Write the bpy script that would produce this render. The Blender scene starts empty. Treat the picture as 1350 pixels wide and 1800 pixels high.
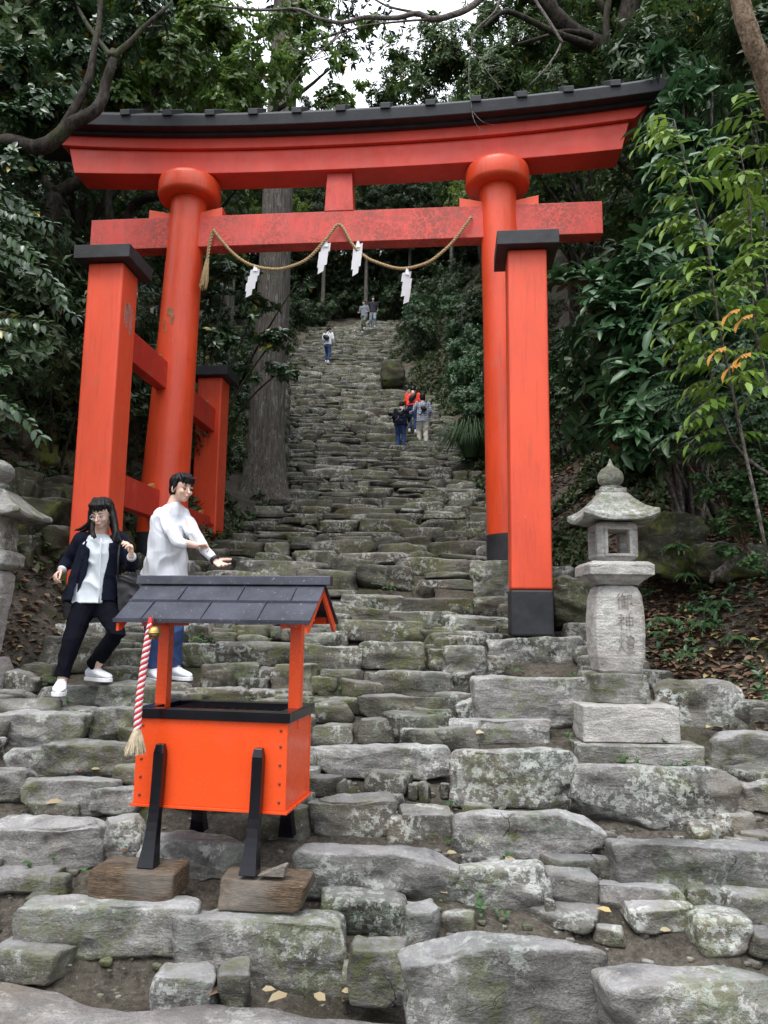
import bpy, bmesh, math, random
import numpy as np
from mathutils import Vector, Matrix, noise, Quaternion
R = math.radians
random.seed(7); rng = np.random.default_rng(7)
EYE = 1.5; FPX = 1327.17; PITCH = R(8.047); ROLL = R(.749)
scn = bpy.context.scene; COL = scn.collection
# ---------------------------------------------------------------- camera, sky, sun, exposure
cam_d = bpy.data.cameras.new('camera'); cam = bpy.data.objects.new('camera', cam_d); COL.objects.link(cam)
cam.location = (0, 0, EYE)
cam.rotation_euler = (Matrix.Rotation(R(90)+PITCH, 4, 'X') @ Matrix.Rotation(ROLL, 4, 'Z')).to_euler()
cam_d.sensor_fit = 'VERTICAL'; cam_d.sensor_height = 36; cam_d.lens = 36*FPX/1800
cam_d.clip_start = .05; cam_d.clip_end = 2000
scn.camera = cam
SUN_EL, SUN_AZ = R(64), R(205)      # azimuth measured from +Y clockwise; behind and left of the camera
w = bpy.data.worlds.new('World'); scn.world = w; w.use_nodes = True
wn = w.node_tree.nodes; wl = w.node_tree.links
bg = wn['Background']; sky = wn.new('ShaderNodeTexSky'); sky.sky_type = 'NISHITA'; sky.sun_disc = False
sky.sun_elevation = SUN_EL; sky.sun_rotation = SUN_AZ; sky.dust_density = 4; sky.air_density = 1.0; sky.ozone_density = 1.0
# thin overcast in front of the blue: an even cloud deck, brighter overhead
tc = wn.new('ShaderNodeTexCoord'); sx = wn.new('ShaderNodeSeparateXYZ'); wl.new(tc.outputs['Generated'], sx.inputs[0])
mr = wn.new('ShaderNodeMapRange'); wl.new(sx.outputs[2], mr.inputs[0]); mr.inputs[1].default_value = 0; mr.inputs[2].default_value = 1; mr.inputs[3].default_value = 1.7; mr.inputs[4].default_value = 7.0
cn = wn.new('ShaderNodeTexNoise'); wl.new(tc.outputs['Generated'], cn.inputs[0]); cn.inputs['Scale'].default_value = 3; cn.inputs['Detail'].default_value = 5
cm = wn.new('ShaderNodeMapRange'); wl.new(cn.outputs[0], cm.inputs[0]); cm.inputs[3].default_value = .8; cm.inputs[4].default_value = 1.2
ml = wn.new('ShaderNodeMath'); ml.operation = 'MULTIPLY'; wl.new(mr.outputs[0], ml.inputs[0]); wl.new(cm.outputs[0], ml.inputs[1])
cc = wn.new('ShaderNodeVectorMath'); cc.operation = 'SCALE'; cc.inputs[0].default_value = (.97, 1.0, 1.06); wl.new(ml.outputs[0], cc.inputs['Scale'])
ad = wn.new('ShaderNodeMix'); ad.data_type = 'RGBA'; ad.inputs[0].default_value = .85; wl.new(sky.outputs[0], ad.inputs[6]); wl.new(cc.outputs[0], ad.inputs[7])
wl.new(ad.outputs[2], bg.inputs[0]); bg.inputs[1].default_value = .15
sd = bpy.data.lights.new('sun', 'SUN'); so = bpy.data.objects.new('sun', sd); COL.objects.link(so)
sd.energy = .8; sd.angle = R(28); sd.color = (1, .965, .92)
so.rotation_euler = Vector((-math.sin(SUN_AZ)*math.cos(SUN_EL), -math.cos(SUN_AZ)*math.cos(SUN_EL), -math.sin(SUN_EL))).to_track_quat('-Z', 'Y').to_euler()
scn.view_settings.view_transform = 'Standard'; scn.view_settings.look = 'None'
scn.view_settings.exposure = 1.5; scn.view_settings.gamma = 1
scn.cycles.max_bounces = 6; scn.cycles.diffuse_bounces = 3; scn.cycles.glossy_bounces = 2
scn.cycles.transmission_bounces = 2; scn.cycles.transparent_max_bounces = 4
scn.cycles.use_denoising = True

# ---------------------------------------------------------------- geometry of the view (pixel of the 1350x1800 photo at distance D -> point)
def at(x, y, D):
    cr, sr = math.cos(ROLL), math.sin(ROLL)
    ix = (x-675)*cr+(y-900)*sr; iy = -(x-675)*sr+(y-900)*cr
    d = Vector((ix/FPX, math.cos(PITCH)+iy/FPX*math.sin(PITCH), math.sin(PITCH)-iy/FPX*math.cos(PITCH)))
    d = d*(D/d.y); return Vector((d.x, d.y, d.z+EYE))
def to_px(p):
    X, Y, Z = p[0], p[1], p[2]-EYE
    yc = Y*math.cos(PITCH)+Z*math.sin(PITCH); zc = -Y*math.sin(PITCH)+Z*math.cos(PITCH)
    if yc < .1: return (-9999, -9999)
    ix = FPX*X/yc; iy = -FPX*zc/yc
    return 675+ix*math.cos(ROLL)-iy*math.sin(ROLL), 900+ix*math.sin(ROLL)+iy*math.cos(ROLL)
BD = [0, 3.45, 3.7, 4.2, 5, 5.8, 6.5, 7.5, 8.7, 10.7, 14, 20, 26, 31, 36, 40, 60, 100, 300]
BZ = [0, 0, .1, .3, .57, .86, 1.12, 1.45, 1.87, 2.48, 3.65, 6.0, 9.1, 12.1, 15.5, 17.5, 30, 52, 120]
def bed(Y): return float(np.interp(Y, BD, BZ))
LD = [0, 5, 6.5, 8, 10, 14, 20, 23, 26, 28, 31, 36, 40, 45]
LX = [-3.6, -3.3, -3.0, -2.8, -2.3, -1.95, -2.7, -3.1, -3.5, -3.9, -4.3, -3.6, -1.6, -1]
RX = [4.6, 2.85, 2.2, 2.1, 2.0, 1.85, 1.9, 1.9, 1.5, .5, 0, .45, .7, 1]
def xl(Y): return float(np.interp(Y, LD, LX))
def xr(Y): return float(np.interp(Y, LD, RX))
def sstep(a, b, t):
    t = min(1, max(0, (t-a)/(b-a))); return t*t*(3-2*t)
def ground(X, Y, n=True):
    z = bed(Y); l, r = xl(Y), xr(Y)
    f = sstep(5.2, 8, Y)
    if X > r:
        f = sstep(4.6, 6.3, Y); d = X-r; z += f*(min(d, 2.2)*.62+max(0, d-2.2)*.95)*(1 if d < 22 else 1)
    if X < l:
        d = l-X; s = 1.5 if Y < 11 else .55; q = 1-sstep(27, 32, Y)
        z += f*(min(d, 1.3)*s+max(0, d-1.3)*.6)*q
    if n:
        a = .05+.12*f*min(1, max(0, X-r, l-X))
        z += noise.noise(Vector((X*1.3, Y*1.3, 0)))*a+noise.noise(Vector((X*4, Y*4, 3)))*a*.35
    if l < X < r: z -= .05
    if Y < 3.5: z -= .04
    return z

# ---------------------------------------------------------------- mesh helpers
class MB:
    def __init__(s): s.v = []; s.f = []; s.c = None
    def add(s, V, F):
        o = len(s.v); s.v += [tuple(p) for p in V]; s.f += [tuple(i+o for i in f) for f in F]; return s
    def box(s, c, size, M=None):
        x, y, z = [q/2 for q in size]
        V = [Vector((a*x, b*y, d*z)) for d in (-1, 1) for b in (-1, 1) for a in (-1, 1)]
        if M is not None: V = [M @ p for p in V]
        c = Vector(c); return s.hexa([p+c for p in V])
    def hexa(s, V):   # 8 points: bottom (--,+-,-+,++) then top
        return s.add(V, [(0, 2, 3, 1), (4, 5, 7, 6), (0, 1, 5, 4), (2, 6, 7, 3), (0, 4, 6, 2), (1, 3, 7, 5)])
    def loft(s, rings, caps=True, closed=True):
        n = len(rings[0]); o = len(s.v)
        for r in rings: s.v += [tuple(p) for p in r]
        for i in range(len(rings)-1):
            for j in range(n if closed else n-1):
                k = (j+1) % n
                s.f.append((o+i*n+j, o+i*n+k, o+(i+1)*n+k, o+(i+1)*n+j))
        if caps and closed:
            s.f.append(tuple(o+j for j in reversed(range(n)))); s.f.append(tuple(o+(len(rings)-1)*n+j for j in range(n)))
        return s
    def tube(s, P, rad, n=8, caps=True, round_=False):
        P = [Vector(p) for p in P]
        if not hasattr(rad, '__len__'): rad = [rad]*len(P)
        rad = list(rad)
        if round_:
            d0 = (P[0]-P[1]).normalized(); d1 = (P[-1]-P[-2]).normalized(); r0, r1 = rad[0], rad[-1]
            P = [P[0]+d0*r0*.97, P[0]+d0*r0*.75, P[0]+d0*r0*.4]+P+[P[-1]+d1*r1*.4, P[-1]+d1*r1*.75, P[-1]+d1*r1*.97]
            rad = [r0*.22, r0*.66, r0*.92]+rad+[r1*.92, r1*.66, r1*.22]
        rings = []; up = None
        for i, p in enumerate(P):
            t = (P[min(i+1, len(P)-1)]-P[max(i-1, 0)])
            if t.length < 1e-9: t = Vector((0, 0, 1))
            t.normalize()
            if up is None: up = t.orthogonal().normalized()
            up = (up-t*up.dot(t)).normalized(); b = t.cross(up)
            rings.append([p+(up*math.cos(2*math.pi*j/n)+b*math.sin(2*math.pi*j/n))*rad[i] for j in range(n)])
        return s.loft(rings, caps)
    def lathe(s, c, prof, n=24, axis=None, sx=1, sy=1, rot=0):
        c = Vector(c); M = axis if axis is not None else Matrix.Identity(3); rings = []
        for r, z in prof:
            rings.append([c+M @ Vector((r*sx*math.cos(rot+2*math.pi*j/n), r*sy*math.sin(rot+2*math.pi*j/n), z)) for j in range(n)])
        return s.loft(rings)
    def ell(s, c, r, M=None, n=16, m=10):
        M = M or Matrix.Identity(3); c = Vector(c); rings = []
        for i in range(m+1):
            a = -math.pi/2+math.pi*(i+.001 if i == 0 else (i-.001 if i == m else i))/m
            if i in (0, m): a = -math.pi/2+.12 if i == 0 else math.pi/2-.12
            rings.append([c+M @ Vector((r[0]*math.cos(a)*math.cos(2*math.pi*j/n), r[1]*math.cos(a)*math.sin(2*math.pi*j/n), r[2]*math.sin(a))) for j in range(n)])
        return s.loft(rings)
    def prism(s, pts, d):   # polygon extruded by vector d
        n = len(pts); d = Vector(d)
        V = [Vector(p) for p in pts]+[Vector(p)+d for p in pts]
        return s.add(V, [tuple(reversed(range(n))), tuple(range(n, 2*n))]+[(i, (i+1) % n, n+(i+1) % n, n+i) for i in range(n)])
ORG = {}
def fix_normals(me):
    b = bmesh.new(); b.from_mesh(me); bmesh.ops.recalc_face_normals(b, faces=b.faces); b.to_mesh(me); b.free()
def ob(name, mb, mat, parent=None, loc=None, smooth=False, bevel=0, sub=0, seg=2, fixn=True, me=None):
    if parent is not None: org = ORG[parent.name]
    else: org = Vector(loc) if loc is not None else Vector((0, 0, 0))
    if me is None:
        me = bpy.data.meshes.new(name); me.from_pydata([tuple(Vector(p)-org) for p in mb.v], [], mb.f)
        if fixn: fix_normals(me)
    o = bpy.data.objects.new(name, me); COL.objects.link(o); ORG[o.name] = org
    if parent is not None: o.parent = parent
    else: o.location = org
    for m in (mat if isinstance(mat, (list, tuple)) else [mat]): me.materials.append(m)
    if smooth: me.polygons.foreach_set('use_smooth', [True]*len(me.polygons))
    if bevel:
        b = o.modifiers.new('bevel', 'BEVEL'); b.width = bevel; b.segments = seg; b.limit_method = 'ANGLE'; b.angle_limit = R(35)
        b.harden_normals = False
    if sub:
        b = o.modifiers.new('sub', 'SUBSURF'); b.levels = sub; b.render_levels = sub
    return o
def thing(name, label, cat, loc=(0, 0, 0), group=None):
    o = bpy.data.objects.new(name, None); COL.objects.link(o); o.location = loc; o.empty_display_size = .2
    ORG[o.name] = Vector(loc); return tag(o, label, cat, group)
def tag(o, label=None, cat=None, group=None, kind=None):
    if label: o['label'] = label
    if cat: o['category'] = cat
    if group: o['group'] = group
    if kind: o['kind'] = kind
    return o

# ---------------------------------------------------------------- materials
class NT:
    def __init__(s, name):
        s.m = bpy.data.materials.new(name); s.m.use_nodes = True; s.n = s.m.node_tree.nodes; s.l = s.m.node_tree.links
        s.p = s.n['Principled BSDF']; s.geo = s.n.new('ShaderNodeNewGeometry'); s.pos = s.geo.outputs['Position']
    def new(s, t, **k):
        o = s.n.new(t)
        for a, b in k.items(): setattr(o, a, b)
        return o
    def put(s, sock, v):
        if hasattr(v, 'is_linked') or hasattr(v, 'links'): s.l.new(v, sock)
        else: sock.default_value = v if not (isinstance(v, (tuple, list)) and len(v) == 3 and sock.type == 'RGBA') else (*v, 1)
    def vec(s, scale=(1, 1, 1), src=None):
        o = s.new('ShaderNodeMapping'); s.l.new(src or s.pos, o.inputs[0]); o.inputs['Scale'].default_value = scale; return o.outputs[0]
    def noise(s, sc, det=4, rough=.55, vec=None, dist=0, mus=False):
        o = s.new('ShaderNodeTexNoise'); s.l.new(vec or s.pos, o.inputs['Vector'])
        o.inputs['Scale'].default_value = sc; o.inputs['Detail'].default_value = det; o.inputs['Roughness'].default_value = rough
        o.inputs['Distortion'].default_value = dist; return o.outputs['Fac']
    def voro(s, sc, vec=None, feature='F1', out='Distance'):
        o = s.new('ShaderNodeTexVoronoi', feature=feature); s.l.new(vec or s.pos, o.inputs['Vector']); o.inputs['Scale'].default_value = sc
        return o.outputs[out]
    def ramp(s, v, stops):
        o = s.new('ShaderNodeValToRGB'); s.put(o.inputs[0], v); e = o.color_ramp.elements
        for i, (p, c) in enumerate(stops):
            x = e[i] if i < 2 else e.new(p)
            x.position = p; x.color = (c, c, c, 1) if not isinstance(c, (tuple, list)) else (*c, 1)
        return o.outputs[0]
    def mix(s, f, a, b, mode='MIX'):
        o = s.new('ShaderNodeMix', data_type='RGBA', blend_type=mode)
        s.put(o.inputs[0], f); s.put(o.inputs[6], a); s.put(o.inputs[7], b); return o.outputs[2]
    def math(s, op, a, b=None, c=None):
        o = s.new('ShaderNodeMath', operation=op); s.put(o.inputs[0], a)
        if b is not None: s.put(o.inputs[1], b)
        if c is not None: s.put(o.inputs[2], c)
        return o.outputs[0]
    def rand(s): return s.new('ShaderNodeObjectInfo').outputs['Random']
    def attr(s, nm): return s.new('ShaderNodeAttribute', attribute_name=nm).outputs['Fac']
    def nz(s):
        o = s.new('ShaderNodeSeparateXYZ'); s.l.new(s.geo.outputs['Normal'], o.inputs[0]); return o.outputs[2]
    def out(s, col, rough=.6, bump=None, bs=.3, bd=.01, spec=.5, **k):
        s.put(s.p.inputs['Base Color'], col); s.put(s.p.inputs['Roughness'], rough); s.put(s.p.inputs['Specular IOR Level'], spec)
        if bump is not None:
            b = s.new('ShaderNodeBump'); b.inputs['Strength'].default_value = bs; b.inputs['Distance'].default_value = bd
            s.l.new(bump, b.inputs['Height']); s.l.new(b.outputs[0], s.p.inputs['Normal'])
        for a, b in k.items(): s.put(s.p.inputs[a.replace('_', ' ')], b)
        return s.m

def stone_mat(name, lo, hi, lichen=.5, moss=.5, gran=False, tint=False, green=.5, dark=1.0):
    t = NT(name)
    base = t.mix(t.ramp(t.noise(2.2, 5), [(.3, 0), (.7, 1)]), lo, hi)
    g = t.noise(70 if not gran else 160, 3, .7)
    base = t.mix(.75, base, t.ramp(g, [(.3, .6), (.7, 1.35)] if not gran else [(.35, .62), (.65, 1.25)]), 'MULTIPLY')
    # layered veins of the rock
    v = t.noise(5, 6, .65, t.vec((1, 1, 3.5)), 1.2)
    base = t.mix(t.ramp(v, [(.42, .55), (.62, 0)]), base, tuple(c*.45 for c in lo))
    base = t.mix(t.ramp(t.noise(1.1, 4, .6), [(.52, 0), (.66, .6)]), base, (.145, .115, .075))
    # dark weathering
    base = t.mix(t.math('MULTIPLY', t.ramp(t.noise(3.1, 6, .7, t.vec((1, 1, 1.4))), [(.5, 0), (.62, .8)]), dark), base, (.032, .031, .027))
    # dirt on vertical faces, with shade painted into the same darkening
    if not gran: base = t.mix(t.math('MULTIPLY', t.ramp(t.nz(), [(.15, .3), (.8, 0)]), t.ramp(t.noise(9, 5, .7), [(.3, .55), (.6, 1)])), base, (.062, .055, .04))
    # foot-worn tops, with pale cool sky light painted into their colour
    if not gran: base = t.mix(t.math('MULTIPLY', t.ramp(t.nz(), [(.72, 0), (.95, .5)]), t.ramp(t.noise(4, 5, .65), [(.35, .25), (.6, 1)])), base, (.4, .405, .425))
    # pale and green lichen blotches
    l1 = t.math('MULTIPLY', t.ramp(t.noise(2.7, 3, .5), [(.5, 0), (.56, 1)]), t.ramp(t.noise(22, 5, .72), [(.56-.1*lichen, 0), (.6-.1*lichen, 1)]))
    base = t.mix(t.math('MULTIPLY', l1, lichen), base, (.56, .59, .55))
    l3 = t.ramp(t.noise(48, 2, .5), [(.66, 0), (.7, .8)])
    base = t.mix(t.math('MULTIPLY', l3, lichen), base, (.42, .43, .38))
    l2 = t.math('MULTIPLY', t.ramp(t.noise(1.7, 3, .5, t.vec((1, 1, 1), None)), [(.56, 0), (.62, 1)]), t.ramp(t.noise(30, 5, .7), [(.48, 0), (.56, .8)]))
    base = t.mix(t.math('MULTIPLY', l2, green), base, (.17, .23, .17))
    mo = t.math('MULTIPLY', t.ramp(t.noise(1.9, 4, .6), [(.51, 0), (.58, 1)]), t.ramp(t.noise(14, 5, .7), [(.44, 0), (.53, .95)]))
    base = t.mix(t.math('MULTIPLY', mo, moss), base, (.095, .115, .018))
    if tint: base = t.mix(1, base, t.ramp(t.attr('tint'), [(0, .72), (1, 1.25)]), 'MULTIPLY')
    else: base = t.mix(1, base, t.ramp(t.rand(), [(0, .85), (1, 1.18)]), 'MULTIPLY')
    h = t.mix(.5, t.noise(9, 8, .75), t.noise(60, 4, .7))
    h = t.mix(.35, h, v)
    if not gran:
        wn_ = t.new('ShaderNodeTexNoise'); t.l.new(t.pos, wn_.inputs[0]); wn_.inputs['Scale'].default_value = 3; wn_.inputs['Detail'].default_value = 5
        vs = t.new('ShaderNodeVectorMath', operation='SCALE'); t.l.new(wn_.outputs['Color'], vs.inputs[0]); vs.inputs['Scale'].default_value = .5
        va = t.new('ShaderNodeVectorMath', operation='ADD'); t.l.new(t.pos, va.inputs[0]); t.l.new(vs.outputs[0], va.inputs[1])
        ck = t.math('MULTIPLY', t.ramp(t.voro(2.6, t.vec((1, 1, 1.7), va.outputs[0]), 'DISTANCE_TO_EDGE'), [(.0, 1), (.01, 0)]), t.ramp(t.noise(2.4, 3), [(.6, 0), (.68, .7)]))
        base = t.mix(ck, base, (.02, .018, .014)); h = t.mix(ck, h, (0, 0, 0))
    return t.out(base, .86, h, .9, .05, .3)
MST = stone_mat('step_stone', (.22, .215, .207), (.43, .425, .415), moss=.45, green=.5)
MST2 = stone_mat('stairway_stone', (.12, .115, .094), (.25, .24, .205), lichen=.5, moss=.5, tint=True)  # darker base colour stands in for canopy shade over the upper flight
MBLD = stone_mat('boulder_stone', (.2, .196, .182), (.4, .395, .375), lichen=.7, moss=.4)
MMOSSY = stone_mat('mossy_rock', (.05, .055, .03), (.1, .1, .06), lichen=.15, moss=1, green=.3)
MGRAN = stone_mat('lantern_granite', (.5, .475, .45), (.7, .68, .64), lichen=.4, moss=.1, gran=True, green=.1, dark=.25)
MGRD = stone_mat('weathered_granite', (.34, .33, .31), (.56, .55, .52), lichen=.6, moss=.5, gran=True, green=.4, dark=.75)
MSLAB = stone_mat('paving_stone', (.2, .19, .185), (.36, .35, .345), lichen=.3, moss=.05, gran=True, green=.05, dark=.5)
def plain(name, col, rough=.5, ns=20, amt=.2, bs=.1, bd=.003, spec=.5, **k):
    t = NT(name); c = t.mix(1, (*col,), t.ramp(t.noise(ns, 5, .6), [(.3, 1-amt), (.7, 1+amt)]), 'MULTIPLY')
    return t.out(c, rough, t.noise(ns*6, 4), bs, bd, spec, **k)
def paint_mat(name, col, worn=.3, algae=0, rough=.42, mottle=.12):
    t = NT(name)
    c = t.mix(1, col, t.ramp(t.noise(2.3, 6, .65, t.vec((1, 1, .35))), [(.3, 1-mottle), (.7, 1+mottle)]), 'MULTIPLY')
    c = t.mix(t.ramp(t.noise(1.3, 4, .6), [(.45, 0), (.75, .35)]), c, tuple(q*f for q, f in zip(col, (.72, .6, .8))))
    # faded chalky patches, and a few chips to the wood
    c = t.mix(t.math('MULTIPLY', t.ramp(t.noise(3.7, 7, .75), [(.56, 0), (.72, .8)]), worn), c, (.5, .16, .1))
    c = t.mix(t.math('MULTIPLY', t.ramp(t.noise(7, 6, .6, t.vec((1, 1, .5))), [(.735, 0), (.75, 1)]), min(1, worn*2)), c, (.28, .1, .05))
    # hairline checks along the grain and scuffs
    c = t.mix(t.ramp(t.noise(3, 6, .8, t.vec((22, 22, .6))), [(.66, 0), (.7, .55)]), c, tuple(q*.35 for q in col))
    c = t.mix(t.math('MULTIPLY', t.ramp(t.noise(26, 4, .7), [(.66, 0), (.7, .7)]), t.ramp(t.noise(1.9, 3), [(.5, 0), (.6, min(1, worn*2))])), c, (.55, .3, .22))
    # rain grime streaks
    c = t.mix(t.math('MULTIPLY', t.ramp(t.noise(5, 5, .6, t.vec((6, 6, .5))), [(.52, 0), (.72, .55)]), worn), c, (.16, .03, .018))
    if algae:
        w1 = t.voro(16, t.vec((1, 1, 1), None), 'DISTANCE_TO_EDGE')
        d = t.new('ShaderNodeTexNoise'); t.l.new(t.pos, d.inputs[0]); d.inputs['Scale'].default_value = 9
        vm = t.new('ShaderNodeVectorMath', operation='ADD'); t.l.new(t.pos, vm.inputs[0])
        vs = t.new('ShaderNodeVectorMath', operation='SCALE'); t.l.new(d.outputs['Color'], vs.inputs[0]); vs.inputs['Scale'].default_value = .22
        t.l.new(vs.outputs[0], vm.inputs[1])
        w1 = t.voro(11, vm.outputs[0], 'DISTANCE_TO_EDGE')
        f = t.math('MULTIPLY', t.ramp(w1, [(.02, 0), (.12, 1)]), t.ramp(t.noise(1.6, 4, .6), [(.4, 0), (.62, .8)]))
        c = t.mix(t.math('MULTIPLY', f, algae), c, (.13, .045, .03))
        c = t.mix(t.math('MULTIPLY', t.ramp(t.noise(2.6, 5, .7), [(.5, 0), (.7, .5)]), algae), c, (.2, .07, .05))
    r = t.ramp(t.noise(6, 5, .7), [(.3, rough-.1), (.7, rough+.15)])
    return t.out(c, r, t.mix(.5, t.noise(38, 5, .6), t.noise(6, 5, .6, t.vec((1, 1, .3)))), .28, .006, .5)
MRED = paint_mat('vermilion_paint', (.74, .075, .022), .5, rough=.36)
MREDP = paint_mat('post_vermilion_paint', (.8, .09, .034), .42, rough=.44)
MREDB = paint_mat('lintel_red_paint', (.68, .06, .034), .22, rough=.5)
MREDN = paint_mat('tie_beam_red_paint', (.68, .075, .055), .5, algae=.75, rough=.55)
MREDA = paint_mat('aged_red_paint', (.5, .035, .02), .6, rough=.5)
MBOX = paint_mat('bright_red_lacquer', (.86, .085, .014), .03, rough=.25, mottle=.03)
MBLK = plain('black_roof_board', (.014, .016, .021), .6, 6, .5, .3, .006)
MBPAINT = plain('black_base_paint', (.018, .019, .023), .6, 8, .5, .3, .006)
MLACQ = plain('black_lacquer', (.004, .004, .007), .2, 8, .4, .08, .002)
def roofmat():
    t = NT('dark_metal_roof'); c = t.mix(t.ramp(t.noise(5, 6, .7), [(.35, 0), (.7, 1)]), (.026, .029, .042), (.065, .07, .095))
    c = t.mix(t.ramp(t.noise(55, 4, .7), [(.63, 0), (.68, .6)]), c, (.3, .31, .33))
    c = t.mix(t.ramp(t.noise(3, 5, .7), [(.6, 0), (.75, .5)]), c, (.14, .12, .12))
    return t.out(c, .48, t.noise(20, 5), .15, .004, .5, Metallic=.25)
MROOF = roofmat()
MBRASS = plain('aged_brass', (.42, .3, .1), .38, 30, .4, .1, .002, Metallic=.9)
MIRON = plain('rusty_bolt', (.12, .05, .03), .5, 40, .3, .1)
MPAPER = plain('white_paper', (.83, .84, .87), .7, 10, .03, .05)
MSTRAW = plain('straw', (.4, .29, .15), .85, 60, .45, .5, .004)
MTASS = plain('pale_tassel', (.55, .47, .33), .85, 40, .3, .3)
MROPER = plain('red_rope', (.55, .02, .03), .75, 60, .25, .4, .003)
MROPEW = plain('white_rope', (.72, .7, .7), .8, 60, .15, .4, .003)
MYEL = plain('raw_yellow_wood', (.5, .25, .06), .7, 20, .3, .2)
def woodmat(name, a, b, axis=(1, 1, 1)):
    t = NT(name); n = t.noise(6, 7, .7, t.vec(axis), .8)
    c = t.mix(t.ramp(n, [(.35, 0), (.65, 1)]), a, b)
    c = t.mix(t.ramp(t.noise(30, 5, .7, t.vec(axis)), [(.45, .7), (.6, 0)]), c, tuple(q*.3 for q in a))
    c = t.mix(t.ramp(t.noise(4, 4), [(.5, 0), (.7, .6)]), c, (.16, .155, .14))
    return t.out(c, .8, t.mix(.5, n, t.noise(30, 5, .7, t.vec(axis))), .8, .012, .3)
MTIMB = woodmat('weathered_timber', (.09, .062, .04), (.24, .17, .11), (.8, 2.5, 8))
MWEDGE = woodmat('pale_wedge_wood', (.2, .18, .15), (.34, .31, .27), (1, 4, 6))
def barkmat(name, a, b, moss=.4, str_=(9, 9, .7), lich=0):
    t = NT(name); n = t.noise(2.2, 7, .7, t.vec(str_), .5)
    c = t.mix(t.ramp(n, [(.35, 0), (.65, 1)]), a, b)
    c = t.mix(t.ramp(t.noise(7, 5, .7, t.vec(str_)), [(.4, .8), (.55, 0)]), c, tuple(q*.35 for q in a))
    c = t.mix(t.math('MULTIPLY', t.ramp(t.noise(1.3, 5, .7), [(.5, 0), (.62, .9)]), moss), c, (.055, .075, .02))
    c = t.mix(t.math('MULTIPLY', t.ramp(t.noise(6, 6, .75, t.vec((2, 2, .8))), [(.56, 0), (.62, 1)]), lich), c, (.36, .4, .36))
    return t.out(c, .9, t.mix(.5, n, t.noise(7, 5, .7, t.vec(str_))), 1, .05, .2)
MBARK = barkmat('dark_bark', (.022, .018, .015), (.065, .055, .045), .5, (3, 3, 1))
MCEDAR = barkmat('cedar_bark', (.11, .095, .084), (.25, .225, .205), .25, (11, 11, .45), .5)
MPALEB = barkmat('pale_bark', (.19, .13, .085), (.33, .25, .18), .1, (5, 5, 3))
MTWIG = barkmat('dry_twig', (.13, .11, .1), (.3, .27, .25), .1, (5, 5, 5))
def leafmat(name, a, b, rough=.35, spec=.5, tr=.12, yellow=0, ycol=(.4, .3, .03), sc=1.2):
    t = NT(name)
    r = t.attr('tint')
    c = t.mix(r, a, b)
    c = t.mix(t.ramp(t.noise(sc, 3), [(.4, 0), (.65, .5)]), c, tuple(q*.6 for q in a))
    if yellow: c = t.mix(t.ramp(r, [(1-yellow-.01, 0), (1-yellow, 1)]), c, ycol)
    t.out(c, rough, None, spec=spec)
    tr_ = t.new('ShaderNodeBsdfTranslucent'); t.l.new(c, tr_.inputs[0])
    mx = t.new('ShaderNodeMixShader'); mx.inputs[0].default_value = tr
    t.l.new(t.p.outputs[0], mx.inputs[1]); t.l.new(tr_.outputs[0], mx.inputs[2])
    t.l.new(mx.outputs[0], t.n['Material Output'].inputs[0]); return t.m
LGLOSS = leafmat('glossy_dark_leaf', (.03, .066, .03), (.065, .13, .046), .3, .6, .1, .006)
LMID = leafmat('mid_green_leaf', (.045, .09, .028), (.1, .17, .045), .38, .5, .35, .01)
LFAR = leafmat('deep_green_leaf', (.032, .06, .026), (.066, .115, .042), .45, .4, .15)
LMIDB = leafmat('fresh_green_leaf', (.08, .15, .035), (.17, .27, .06), .32, .6, .45, .01)
LFARL = leafmat('light_forest_leaf', (.09, .15, .03), (.21, .27, .055), .5, .4, .4)
LSHRUB = leafmat('shrub_leaf', (.038, .1, .042), (.085, .18, .07), .36, .5, .15)
LBRIGHT = leafmat('bright_young_leaf', (.13, .25, .035), (.27, .4, .07), .45, .4, .35, .05, (.6, .3, .07))
LSMALL = leafmat('small_round_leaf', (.05, .11, .04), (.09, .17, .06), .5, .4, .2)
LFERN = leafmat('fern_leaf', (.035, .09, .03), (.07, .14, .04), .5, .4, .2)
LCOVER = leafmat('undergrowth_leaf', (.03, .06, .02), (.075, .11, .035), .5, .4, .15, .08, (.12, .075, .035))
LCED = leafmat('cedar_leaf', (.022, .042, .018), (.05, .075, .026), .6, .3, .1)
LDRY = leafmat('dry_fallen_leaf', (.09, .05, .03), (.27, .18, .12), .6, .3, .05, .1, (.42, .33, .15))
LDRYP = leafmat('pale_fallen_leaf', (.3, .24, .14), (.5, .44, .28), .6, .3, .05)
def dirtmat():
    t = NT('packed_earth'); c = t.mix(t.ramp(t.noise(3, 6, .65), [(.35, 0), (.65, 1)]), (.06, .052, .042), (.14, .125, .102))
    c = t.mix(t.ramp(t.noise(55, 4, .7), [(.58, 0), (.64, .7)]), c, (.2, .19, .17))
    c = t.mix(t.ramp(t.noise(2.1, 5, .7), [(.55, 0), (.65, .7)]), c, (.05, .06, .014))
    c = t.mix(t.ramp(t.noise(26, 5, .8), [(.4, .6), (.55, 0)]), c, (.02, .016, .012))
    return t.out(c, .95, t.mix(.5, t.noise(14, 8, .8), t.noise(80, 3)), .9, .04, .2)
MDIRT = dirtmat()

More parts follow.
